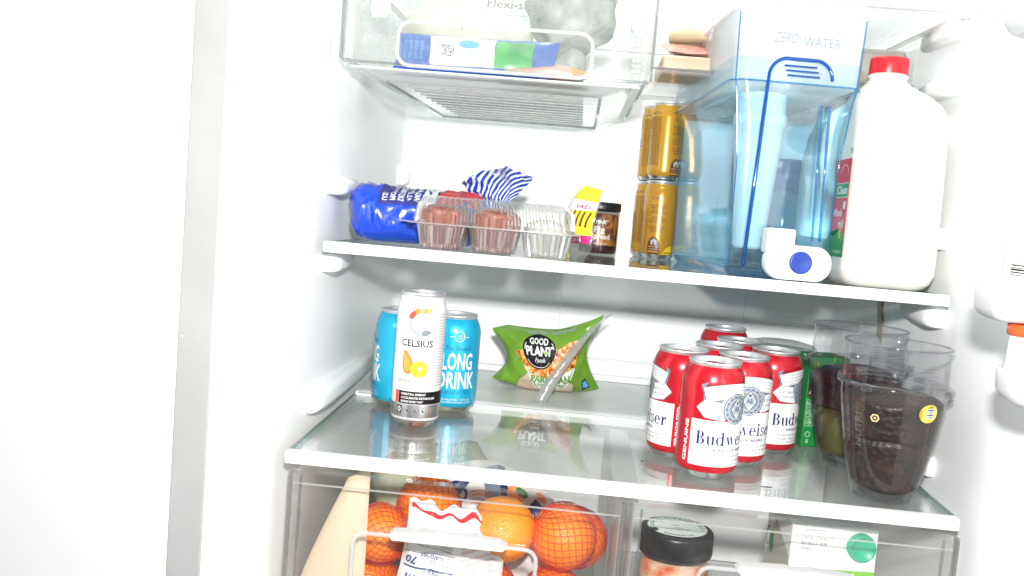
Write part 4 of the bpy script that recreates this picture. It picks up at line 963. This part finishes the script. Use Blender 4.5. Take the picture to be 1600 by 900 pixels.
# art coords: x -> along the loaf (0..150 mm), y -> around (0..1 mapped 0..0.26 m); the top lies at v=.25, the camera side at v=.5
LW, LH = .150, .26
A.rect(.034, .076, .052, .118, BNAVY, 0)
A.rect(.078, .092, .046, .118, PWHITE, 0); A.rect(.094, .138, .046, .112, PRED, 0); A.rect(.0925, .0945, .046, .112, NAVY, 1)
for k, s in enumerate(('BAKED FROM', 'ALL ENRICHED', 'DISTRIBUTED', 'PRODUCT OF', 'U.S.A.')): A.text(s, .070 - .0082 * k, .112, .0052, GREYT, 2, align='L', rot=-PI / 2 if False else PI / 2 * -1, w=(.05, .06, .052, .05, .022)[k], bold=.03)
A.build('label_print', surf_map(bread, LW, LH, -1.0), bb, (.004, .004), .0006, .0001)
STR = stripes('blue_white_stripes', (.010, .05, .42), (.78, .80, .84), 3.4, math.radians(58), 2.2, .25)
def tail(sg):
    def P(u, v):
        a = math.radians(172 - 118 * v + 10 * math.sin(u * 4)); r = .014 + u * (.062 + .012 * math.sin(v * 9))
        x = -.148 - .064 * (1 - v) * (.3 + .7 * u) + .028 * v * u; z = .050 + .010 * v + .050 * u * (.35 + .65 * math.sin(PI * (.12 + .70 * v)))
        y = .278 + .010 * math.sin(v * 11 + u * 3) * (.3 + u) + sg * .004 * math.sin(PI * u) * math.sin(PI * v)
        w = .006 * nz((x, y, z), 55, 3) + .004 * nz((x, y, z), 110, 7)
        return (x + w * .6, y + w * 1.6, z + w * .7)
    return P
grid('striped_end', tail(-1), 24, 40, STR, bb, back=tail(1))
def tip(sg):
    def P(u, v):
        x = -.176 + .052 * v + .004 * math.sin(u * 7); z = .088 + .022 * u * (1 - .6 * v) + .004 * math.sin(v * 8)
        return (x, .280 + .006 * math.sin(v * 9 + u * 4) + sg * .002 * math.sin(PI * u) * math.sin(PI * v), z)
    return P
grid('clear_tip', tip(-1), 8, 16, CLEARN, bb, back=tip(1))

# ================================================================== cupcake clamshell
CLEARC = thin('clamshell_plastic', (.92, .925, .925), .26, .16, haze=.07, hcol=(.88, .89, .89))
cs = thing('cupcake_container', 'ridged clear clamshell box with two cupcakes at the left', 'container', (-.1525, .1565, UPZ + .0003), .02)
SX, SY = .0895, .042
def ridge(a, r, z): return 0
def scallop(hw, hd, z, amp, nx=44):
    """outline with fine vertical flutes"""
    pts = []; L = rrect(hw, hd, .016, 10); n_ = len(L)
    per = [0.0]
    for i in range(n_): per.append(per[-1] + math.dist(L[i], L[(i + 1) % n_]))
    N = 260
    for k in range(N):
        d = per[-1] * k / N; i = max(j for j in range(n_) if per[j] <= d + 1e-9); t = (d - per[i]) / max(per[i + 1] - per[i], 1e-9)
        p = Vector(L[i]).lerp(Vector(L[(i + 1) % n_]), t); nrm = (Vector(L[(i + 1) % n_]) - Vector(L[i])); nrm = Vector((nrm.y, -nrm.x)).normalized() if nrm.length > 0 else Vector((0, 0))
        w = amp * (1 if (k // 2) % 2 else -1); pts.append((p.x + nrm.x * w, p.y + nrm.y * w, z))
    return pts
loft('lid', [scallop(SX, SY, .0305, .0003), scallop(SX - .001, SY - .001, .034, .0017), scallop(SX - .004, SY - .004, .052, .0017), scallop(SX - .009, SY - .009, .0585, .0012), scallop(SX - .020, SY - .020, .0605, .0004)], CLEARC, cs, caps=(False, True), smooth=False)
for i in range(3):
    for j in range(2):
        lathe('tray_cup', [(.0001, .0015), (.019, .0006), (.0225, .002), (.0275, .027), (.0290, .0285)], CLEARC, cs, 96, ripple=lambda a, r, z: (.0009 if int(a * 24 / PI) % 2 else -.0009) if r > .02 else 0, smooth=False, loc=((i - 1) * .0585, (-.0205 if j == 0 else .0205) * 1.0, 0))
fl = [[(a, b, z) for a, b in rrect(SX + e, SY + e, .018, 8)] for z, e in ((.0285, .002), (.0285, .0068), (.0302, .0068), (.0302, .001))]
loft('rim_flange', fl, FROST, cs, caps=(False, False))
box('snap_tab', -SX - .018, -SX - .006, -.012, .006, .0288, .0303, FROST, cs, .0006)
WRAPB = pbr('cupcake_wrapper', (.24, .092, .066), .55, var=.25, vscale=60); CRUMB = ramp_noise('cupcake_crumb', [(.3, (.14, .05, .035)), (.55, (.27, .115, .085)), (.75, (.42, .22, .17))], 120, .7, .5, 220)
for i, j, lab in ((0, 0, 'front cupcake at the left end of the clamshell'), (1, 0, 'front cupcake in the middle of the clamshell'), (0, 1, 'rear cupcake at the left end of the clamshell'), (1, 1, 'rear cupcake in the middle of the clamshell')):
    ly_ = -.0205 if j == 0 else .0205
    c_ = thing('cupcake', 'brown ' + lab, 'cupcake', (-.1525 + (i - 1) * .0585 * math.cos(.02) - ly_ * math.sin(.02), .1565 + ly_ + (i - 1) * .0585 * math.sin(.02), UPZ + .0026), .1 * i + j, 'brown cupcakes')
    lathe('wrapper', [(.0001, 0), (.0190, 0), (.0212, .002), (.0262, .0262), (.0268, .0385)], WRAPB, c_, 60, ripple=lambda a, r, z: .0007 * (1 if int(a * 30 / PI) % 2 else -1) * (r > .018), smooth=False)
    lathe('cake_top', [(.0266, .0380), (.0262, .0410), (.0215, .0455), (.012, .0485), (.0001, .0495)], CRUMB, c_, 48, ripple=lambda a, r, z: .0012 * nz((a * 4, z * 150, r * 90), 1.0, i * 5.0) * (r > .004))
# white pastry piece in the right compartment
CRM = pbr('pale_frosting', (.74, .72, .62), .6, var=.12, vscale=60, bump=.2, bscale=100)
c_ = thing('cupcake', 'small pale cupcake at the right end of the clamshell, lighter than the brown ones', 'cupcake', (-.1525 + .0560, .1565 + .0205, UPZ + .0022)); lathe('wrapper', [(.0001, 0), (.0185, 0), (.0205, .002), (.0248, .0245)], CRM, c_, 60, ripple=lambda a, r, z: .0007 * (1 if int(a * 30 / PI) % 2 else -1) * (r > .018), smooth=False); lathe('cake_top', [(.0245, .0240), (.0255, .029), (.022, .036), (.011, .041), (.0001, .042)], CRM, c_, 40)

# ================================================================== yellow packet and fig jar
YF_ = pbr('yellow_film', (.82, .66, .03), .3, coat=.3, bump=.15, bscale=60); MAG = pbr('ink_magenta', (.55, .01, .16), .4)
yp = thing('snack_packet', 'crumpled yellow and clear packet with magenta band in front of the jar', 'packet', (-.0660, .2275, UPZ + .0003), rot=(-.06, .24, -.80))
def yout(u, v): return ((u - .5) * (.034 + .018 * math.sin(PI * v)) + .004 * math.sin(v * 8), v * .092)
F, B = pillow(.045, .092, .016, 71, .004, outline=yout); grid('film_bag', F, 16, 34, CLEARN, yp, back=B)
A = Art()
A.poly([(.008, .068), (.044, .074), (.044, .091), (.010, .089)], YF_, 0); A.poly([(.002, .052), (.044, .066), (.044, .076), (.008, .070)], PWHITE, 1)
A.poly([(.002, .024), (.044, .032), (.044, .066), (.002, .052)], YF_, 0)
A.text('100%', .022, .0685, .0035, MAG, 2, w=.012, rot=.25); A.text('FREE', .030, .0635, .0042, MAG, 2, w=.018, rot=.25, bold=.03)
for k in range(6): A.poly([(.006 + .006 * k, .038 + .001 * k), (.0085 + .006 * k, .038 + .001 * k), (.0105 + .006 * k, .056 + .0012 * k), (.0085 + .006 * k, .056 + .0012 * k)], BRN, 2)
A.poly([(.001, .014), (.044, .027), (.044, .036), (.001, .023)], MAG, 3); A.text('MINI', .026, .0235, .0042, PWHITE, 4, w=.018, rot=.28, bold=.02)
A.poly([(.0, .0), (.018, .0), (.014, .022), (.0, .016)], YF_, 0)
A.build('label_print', surf_map(F, .045, .092), yp, (.004, .004), .0005, .0001)
FIG = ramp_noise('fig_jam', [(.35, (.05, .010, .004)), (.5, (.30, .10, .015)), (.62, (.52, .24, .05)), (.75, (.70, .42, .14))], 60, .3, .1, 90, dist=.6); FIG2 = pbr('dark_jam', (.035, .008, .005), .3)
fj = thing('jam_jar', 'small jar of amber fig jam with black lid at the back', 'jar', (-.0300, .490, UPZ + .0003))
lathe('glass', [(.0001, 0), (.025, 0), (.0272, .0025), (.0275, .006), (.0275, .050), (.0262, .0555), (.0250, .057)], GL, fj); fj.scale = (1.06, 1.06, 1.13)
lathe('jam', [(.0262, .0125), (.0264, .048), (.0250, .052), (.0001, .053)], FIG, fj); lathe('jam_bottom', [(.0001, .002), (.0245, .002), (.0262, .005), (.0262, .0125)], FIG2, fj)
lathe('lid', [(.0268, .0560), (.0283, .0570), (.0285, .0590), (.0285, .0655), (.0275, .0672), (.0001, .0674)], BLACKP, fj, 64)
A = Art(); A.text("PINK'", .004, .0395, .0048, PWHITE, 0, w=.017, shear=.2, bold=.02); A.text('Fig', .0015, .0290, .0070, PWHITE, 0, w=.0145, bold=.01); A.text('Spread', .003, .0205, .0066, PWHITE, 0, w=.027, bold=.01); A.text('ORGANIC 8 OZ', .004, .0135, .0018, PWHITE, 0, w=.019)
A.build('label_print', cyl_map(.0275), fj, (.0025, None)); fj.rotation_euler[2] = face(-.0320, .490, 0)

# ================================================================== green pasta-cheese bag
BGREEN = pbr('green_bag_film', (.17, .36, .025), .28, coat=.45, bump=.75, bscale=34, var=.18, vscale=20)
gb = thing('cheese_bag', 'green film bag of grated cheese with round black logo standing on the ledge', 'bag', (-.0885, .452, .0002), 0.02)
def gout(u, v):
    xl = -.0665 - .010 * (1 - v) ** 3 + .012 * math.sin(PI * min(1, v * 1.05)) - .024 * max(0, v - .35) ** 1.1
    xr = .0680 + .012 * (1 - v) ** 3 - .012 * math.sin(PI * min(1, v * 1.02)) + .018 * max(0, v - .5)
    zt_ = .092 + .006 * u + .036 * max(0, u - .6) ** 1.2 * 1.6 - .006 * math.sin(PI * u) - .008 * max(0, .15 - u) / .15; zb = .0005 + .010 * (2 * abs(u - .52)) ** 3
    return (xl + (xr - xl) * u, zb + (zt_ - zb) * v)
GWd, GHt = .15, .10
F, B = pillow(GWd, GHt, .072, 83, .0060, outline=gout, exp=.5)
grid('film_bag', F, 56, 40, BGREEN, gb, back=B)
BEIG = pbr('bag_beige', (.66, .53, .38), .4); PASTA = ramp_noise('pasta_picture', [(.30, (.20, .03, .01)), (.42, (.55, .10, .01)), (.52, (.80, .30, .04)), (.60, (.85, .50, .14)), (.70, (.84, .68, .42))], 75, .35, dist=2.2, detail=3)
A = Art()
A.poly([(.034, .0005), (.112, .0005), (.118, .014), (.104, .030), (.044, .032), (.033, .018)], BEIG, 0)
A.poly([(.040, .038), (.060, .008), (.090, .005), (.104, .010), (.114, .020), (.126, .036), (.10, .044)], PWHITE, 1); 
A.poly([(.0425, .038), (.061, .0098), (.090, .0068), (.103, .0115), (.1125, .021), (.1235, .0355), (.10, .043)], BGREEN, 2)
A.poly([(.0445, .038), (.062, .0112), (.090, .0082), (.102, .013), (.111, .022), (.1215, .035), (.10, .042)], PWHITE, 3)
A.poly([(.020, .062), (.035, .067), (.060, .058), (.090, .066), (.110, .078), (.130, .076), (.136, .064), (.128, .040), (.116, .036), (.095, .029), (.075, .027), (.055, .028), (.036, .045)], PASTA, 4)
for k in range(26):
    a = k * 2.4; cx = .098 + .024 * math.cos(a) * ((k % 7) / 7 + .2); cz = .052 + .016 * math.sin(a) * ((k % 5) / 5 + .25); A.arc(cx, cz, .006 + .0006 * (k % 5), .0048 + .0006 * (k % 5), a, a + 2.6, (PAP, AMB, PAP2, SAL)[k % 4], 5, 10)
for k in range(12):
    cx = .034 + .0036 * k; A.arc(cx, .044 + .005 * math.sin(k * 1.9), .0055, .0044, k, k + 2.4, (PAP, AMB, PAP2)[k % 3], 5, 10)
for k in range(30):
    cx = .086 + .043 * ((k * 37) % 30) / 30; cz = .048 + .024 * ((k * 17) % 30) / 30; a = k * 1.7; A.poly([(cx, cz), (cx + .0052 * math.cos(a), cz + .0052 * math.sin(a)), (cx + .0052 * math.cos(a) + .0006, cz + .0052 * math.sin(a) + .0006), (cx + .0007, cz + .0006)], CREAM, 6)
A.disc(.0640, .0660, .0275, .0262, INK, 7, 48); A.arc(.0640, .0660, .0248, .0238, 3.7, 5.6, PWHITE, 8, sy=.95); A.arc(.0640, .0660, .0248, .0238, 2.5, 3.0, PWHITE, 8, sy=.95); A.arc(.0640, .0660, .0248, .0238, .2, .7, PWHITE, 8, sy=.95)
A.text('GOOD', .0640, .0785, .0085, PWHITE, 9, w=.028, bold=.03); A.text('PLANT', .0640, .0615, .0130, PWHITE, 9, w=.044, bold=.045); A.text('Foods', .0655, .0510, .0065, PWHITE, 9, w=.018, shear=.35, bold=.01)
A.disc(.0755, .0655, .0042, .0026, LIME, 10)
A.text('PARMESAN', .0830, .0185, .0108, BGREEN, 5, w=.064, bold=.04); A.text('GRATED STYLE CHEESE', .0830, .0118, .0042, BGREEN, 5, w=.040, bold=.02)
A.text('DAIRY FREE  |  LACTOSE FREE', .082, .0925, .0038, PLSILV, 5, w=.064, bold=.02)
A.poly([(.128, .004), (.140, .006), (.138, .019), (.131, .016)], NAVY, 3); A.poly([(.130, .006), (.1385, .0075), (.137, .0165), (.132, .0145)], LBLUE, 4)
A.build('label_print', surf_map(F, GWd, GHt), gb, (.004, .004), .0005, .00009)
# torn zip strip hanging across the front
v = []; f = []; N = 26
for i in range(N + 1):
    t = i / N; x = .083 - .088 * t ** .9; z = .1215 - .1215 * t + .010 * math.sin(t * PI); y = -.034 - .055 * t ** 2 - .022 * math.sin(PI * t); w_ = .0035 + .0070 * t
    v += [(x - w_, y - .001 * math.sin(t * 12), z - .001), (x + w_, y + .002 * math.sin(t * 9), z + .001)]
for i in range(N): f.append((2 * i, 2 * i + 1, 2 * i + 3, 2 * i + 2))
zs = mesh('torn_strip', v, f, thin('strip_film', (.80, .81, .80), .08, .15, haze=.32, hcol=(.86, .88, .87), bump=.6, bscale=120), gb, True); so = zs.modifiers.new('t', 'SOLIDIFY'); so.thickness = .0005

# ================================================================== blender cups with avocados
CUPM = thin('cup_plastic', (.93, .93, .94), .035, .03, gmax=.8)
EMB2 = thin('moulded_letter', (.74, .74, .76), .07, .1, haze=.10, hcol=(.8, .8, .82))
CUPE = thin('cup_edge', (.78, .78, .80), .08, .05, haze=.04, hcol=(.62, .62, .64))
def cup(label, x, y, rz_):
    c = thing('blender_cup', label, 'cup', (x, y, .0003), rz_, 'clear blender cups')
    lathe('cup_wall', [(.0001, .0045), (.027, .0035), (.0305, .006), (.0335, .014), (.0400, .038), (.0462, .070), (.0505, .100), (.0520, .1165)], CUPM, c, 64)
    lathe('cup_base', [(.0001, .0), (.027, 0), (.0300, .002), (.0306, .0055)], CUPE, c, 48)
    lathe('collar_ledge', [(.0522, .1165), (.0560, .1175), (.0560, .1205), (.0515, .1215)], CUPE, c, 64)
    lathe('collar', [(.0510, .1218), (.0512, .155), (.0518, .1585), (.0526, .1598), (.0512, .1600), (.0500, .1570)], CUPM, c, 64)
    for a0, z in [(-.9, .128), (-.9, .1315), (-.9, .135), (-.9, .1385), (-.9, .142)]:
        tube('screw_thread', [(.0518 * math.cos(-PI / 2 + a0 + 1.5 * i / 14), .0518 * math.sin(-PI / 2 + a0 + 1.5 * i / 14), z + .0006 * i / 14) for i in range(15)], .00075, CUPM, c, 5)
    tube('top_rim', [(.0519 * math.cos(2 * PI * i / 48), .0519 * math.sin(2 * PI * i / 48), .1596) for i in range(48)], .0009, CUPE, c, 6, True)
    for k in range(4):
        a = k * PI / 2 + .42; ca, sa = math.cos(a), math.sin(a)
        tube('wall_rib', [(r * ca, r * sa, z) for r, z in ((.0312, .008), (.0342, .015), (.0406, .038), (.0468, .070), (.0511, .100), (.0526, .1163))], .0013, CUPM, c, 6)
        b = box('lock_tab', .0545, .0605, -.0055, .0055, .1150, .1222, CUPE, c, .0012); b.rotation_euler[2] = a + .35
    A = Art(); A.text('NUTRI', 0, 0, .0078, EMB2, 0, w=.034, bold=.02, rot=PI / 2)
    rf = lambda z: .0335 + (.0520 - .0335) * min(1, max(0, (z - .014) / .10)) ** .8
    A2 = Art()
    for vv, ff, mt_, ly in A.items: A2.raw([(p[0] - .044, p[1] + .074) for p in vv], ff, mt_, ly)
    A2.build('moulded_lettering', cyl_map(.047, lambda z: rf(z) + .0008), c, (.003, .005))
    return c
AVO = ramp_noise('avocado_skin', [(.30, (.007, .004, .003)), (.5, (.024, .011, .007)), (.66, (.058, .026, .014)), (.78, (.10, .05, .026))], 34, .5, .55, 170, vor=True, coat=.15)
AVO2 = ramp_noise('mango_skin', [(.30, (.02, .012, .006)), (.5, (.05, .038, .010)), (.62, (.08, .085, .018)), (.78, (.14, .14, .035))], 22, .4, .35, 170, vor=True)
AVO3 = ramp_noise('plum_skin', [(.30, (.006, .0025, .004)), (.55, (.024, .006, .010)), (.75, (.055, .014, .02))], 30, .38, .3, 150, vor=True)
C1 = (.2745, .0560); C2_ = (.2730, .1860)
cup('front clear blender cup packed with two dark avocados, at the right shelf edge', C1[0], C1[1], .05)
cup('rear clear blender cup half hidden behind the front cup, dark and green fruit inside', C2_[0], C2_[1], .6)
def cup_r(z):
    T = [(0, .027), (.006, .0300), (.014, .0330), (.038, .0395), (.070, .0457), (.100, .0500), (.1165, .0515), (.2, .05)]
    for (z0, r0), (z1, r1) in zip(T, T[1:]):
        if z <= z1: return r0 + (r1 - r0) * (z - z0) / (z1 - z0)
    return .05
def fruit(label, cat, x, y, z, r, sc, mat, seed, rot):
    o = thing(cat, label, cat, (x, y, z)); lump('skin', r, sc, mat, o, seed, .10, 26, 56, 40, clip=lambda zl: cup_r(zl + z + r * sc[2]) - .0012, loc=(0, 0, r * sc[2]), rot=(0, 0, rot[2])); return o
a1 = fruit('dark brown avocado at the bottom of the front cup', 'avocado', C1[0], C1[1], .0055, .0475, (1, 1, .84), AVO, 1.0, (0, 0, .4))
a2 = fruit('dark avocado with yellow sticker at the top of the front cup', 'avocado', C1[0], C1[1], .0580, .0600, (1, 1, .480), AVO, 4.0, (.0, .10, 1.0))
fruit('green brown fruit at the bottom of the rear cup', 'mango', C2_[0], C2_[1], .0055, .0440, (1, 1, .86), AVO2, 7.0, (0, 0, 1.4))
fruit('dark purple fruit at the top of the rear cup', 'plum', C2_[0], C2_[1], .0600, .0580, (1, 1, .485), AVO3, 9.0, (.1, 0, .4))
STY = pbr('sticker_yellow', (.80, .72, .05), .4); STG = pbr('sticker_green', (.25, .45, .12), .4)
A = Art(); A.disc(0, 0, .0112, .0092, STY, 0); A.arc(0, 0, .0108, .0085, 2.6, 3.8, PORANGE, 1, sy=.82); A.rect(-.0035, .0065, -.0052, .0052, PWHITE, 1)
for k in range(4): A.rect(-.003, .006, -.0042 + .0024 * k, -.0030 + .0024 * k, INK if k % 2 else STG, 2)
A.text('4046', .0012, .0056, .0020, INK, 2, w=.008)
Rst = .0494
A.build('fruit_sticker', lambda x, y, o: ((Rst + o + y * .09) * math.sin(x / Rst + .46), -(Rst + o + y * .09) * math.cos(x / Rst + .46), .0410 + y), a2, (.003, .003), .0004)
A = Art(); A.arc(0, 0, .0042, .0030, 0, 2 * PI, GOLDY, 0, 6); A.disc(0, 0, .0012, .0012, GOLDY, 0, 8)
A.build('stem_scar', lambda x, y, o: ((.0492 + o) * math.sin(x / .046 - .60), -(.0492 + o) * math.cos(x / .046 - .60), .0315 + y), a2, (None, None), .0004)

# ================================================================== green box and round tub behind the beer
GBX = pbr('green_box', (.010, .20, .045), .38); GBL = pbr('ink_box_pale', (.50, .66, .50), .4)
gx_ = thing('green_box', 'narrow green box with white outlined print between beer and cups', 'box', (.2475, .252, .0003), .22)
box('carton', -.013, .040, 0, .045, 0, .112, GBX, gx_, .0012)
A = Art(); A.poly([(-.0115, .062), (.000, .064), (.000, .085), (-.0115, .080)], BRN, 0); A.poly([(-.010, .066), (-.0085, .066), (-.002, .082), (-.0035, .082)], PWHITE, 1)
for k in range(3):
    for s in range(2):
        x0 = -.0115 + .0062 * s; z0 = .026 + .0115 * k
        for a, b, c_, d_ in ((x0, x0 + .0054, z0, z0 + .0005), (x0, x0 + .0054, z0 + .0095, z0 + .010), (x0, x0 + .0005, z0 + .0006, z0 + .0094), (x0 + .0049, x0 + .0054, z0 + .0006, z0 + .0094)): A.rect(a, b, c_, d_, GBL, 0)
        A.text('XKWZNA'[k * 2 + s], x0 + .0027, z0 + .0022, .0055, GBL, 0, w=.0032)
A.arc(-.006, .016, .0034, .0026, 0, 2 * PI, GBL, 0); A.text('8', -.006, .005, .005, GBL, 0); A.rect(.006, .036, .02, .09, LIME, 0)
A.build('label_print', flat_map((0, -.0001, 0), (1, 0, 0), (0, 0, 1), (0, -1, 0)), gx_)
TUBG = pbr('tub_green_band', (.10, .20, .08), .4)
rt_ = thing('round_tub', 'round clear tub with dark green rim behind the beer cans', 'tub', (.236, .430, .0003))
lathe('tub_wall', [(.0001, .001), (.038, 0), (.042, .004), (.0475, .088)], FROST, rt_); lathe('tub_rim', [(.0476, .088), (.0500, .089), (.0500, .0935), (.0480, .0950)], TUBG, rt_)
lathe('tub_lid', [(.0482, .0952), (.0492, .0960), (.0485, .1000), (.0440, .1025), (.030, .1055), (.0001, .1065)], FROST, rt_)

# ================================================================== right door with bins
door = box('door_panel', .392, .445, -.95, -.142, ZB, ZT, LINER, fridge, .006)
def dbin(label, x0, y0, y1, z0, z1, r, sl=0.0):
    b = thing('door_bin', label, 'door bin', (.391, y0, z0), 0, 'white door bins'); W_ = .391 - x0; H_ = z1 - z0; D_ = y1 - y0
    def ring(z, e, rr): return [(-W_ / 2 - .0005 + a, D_ / 2 + c, z) for a, c in rrect(W_ / 2 - e, D_ / 2 - e, rr, 6)]
    loft('bin_shell', [ring(.0, .010, r * .7), ring(.003, .004, r), ring(.009, .0012, r), ring(H_ - .003, .0, r), ring(H_, .0012, r), ring(H_ - .001, .0038, r), ring(.010, .005, r * .9), ring(.0085, .012, r * .6)], BINW, b)
    return b
dbin('long white door bin at right holding the bottle with a barcode', .2570, -.205, -.150, .2125, .2485, .010)
dbin('rounded white door bin below the barcode bottle', .2760, -.225, -.150, .1500, .1760, .028)
dbin('white door bin at the top right corner with a blue pack', .2520, -.215, -.150, .4300, .4700, .016)
db = thing('door_bottle', 'white bottle with printed barcode side standing in the door bin', 'bottle', (.300, -.178, .2216))
lathe('bottle_body', [(.0001, 0), (.026, 0), (.0285, .003), (.0285, .095), (.026, .105), (.016, .118)], MILK, db, 48); lathe('bottle_cap', [(.0168, .1182), (.0172, .120), (.0172, .136), (.0001, .137)], WHITE, db, 40)
A = Art()
for k in range(9): A.text('INGREDIENTS', -.0205, .084 - .0062 * k, .0034, PGREY, 0, w=.012)
for k in range(11): A.rect(-.028, -.013, .016 + .0018 * k, .0166 + .0018 * k + .0004 * (k % 3), INK, 0)
A.build('label_print', cyl_map(.0285), db, (.003, None)); db.rotation_euler[2] = -.35
OB = pbr('orange_red_sauce', (.66, .10, .02), .35)
sb = thing('sauce_bottle', 'white bottle with orange cap standing in the lower door bin', 'bottle', (.3005, -.187, .1591))
lathe('bottle_body', [(.0001, 0), (.022, 0), (.024, .002), (.0225, .030), (.0220, .043)], WHITE, sb, 40); lathe('bottle_cap', [(.0222, .0432), (.0242, .0440), (.0242, .0520), (.0001, .0524)], OB, sb, 40)
bp_ = thing('blue_pack', 'small blue pack in the top right door bin', 'package', (.290, -.180, .4392)); box('pack', -.024, .04, -.014, .014, 0, .046, pbr('pack_blue', (.02, .06, .28), .4), bp_, .002)
wb = thing('white_tub', 'rounded white tub on the door at right, level with the jug cap', 'tub', (.318, -.184, .3665)); 
lump('tub_shell', .036, (1.75, .8, .5), WHITE, wb, 1, .0, 1, loc=(.008, 0, .018))
cb = thing('butter_dish', 'clear rounded butter dish on the door at right', 'dish', (.322, -.184, .3370)); box('dish', -.066, .066, -.026, .026, 0, .024, FROST, cb, .008, 4)

# ================================================================== the middle shelf sags a little towards the back: tilt it with all it carries
TILT = Matrix.Rotation(math.radians(-1.3), 4, 'X'); PIV = Matrix.Translation((0, .097, UPZ))
bpy.context.view_layer.update()
for o in list(COL.objects):
    if o.parent is None and o.type in ('EMPTY', 'MESH') and UPZ - .004 < o.location.z < UPZ + .13 and .05 < o.location.y < .6 and o.name.split('.')[0] in ('middle_glass_shelf', 'water_dispenser', 'teal_bottle', 'milk_jug', 'green_capped_bottle', 'bread_bag', 'cupcake_container', 'cupcake', 'snack_packet', 'jam_jar', 'gold_can'):
        o.matrix_world = PIV @ TILT @ PIV.inverted() @ o.matrix_world
bb.matrix_world = PIV @ TILT @ PIV.inverted() @ Matrix.Translation((0, 0, UPZ + .0003))

# ================================================================== small marks of use
SPK = pbr('dark_crumb', (.02, .018, .015), .6); YST = pbr('yellow_stain', (.52, .46, .30), .6)
A = Art(); A.disc(-.4120, .1235, .0022, .0009, YST, 0, 9)
A.build('stain', flat_map((0, -.08355, 0), (1, 0, 0), (0, 0, 1), (0, -1, 0)), fridge)
def crumb(label, x, y, pts, h=.0009):
    o = prism('crumb', pts, 0, h, SPK, None, loc=(x, y, .0003)); o.rotation_euler[0] = PI / 2; o.location.z = .0012; tag(o, label, 'crumb', 'crumbs on the lower shelf')
crumb('dark sliver of food on the glass in front of the beer cans', .1560, .045, [(-.006, .0005), (-.001, .0012), (.006, -.0010), (.001, -.0012)])
crumb('tiny brown crumb on the glass left of the beer cans', .0320, .100, [(-.0016, 0), (0, .0012), (.0015, .0002), (.0002, -.001)])
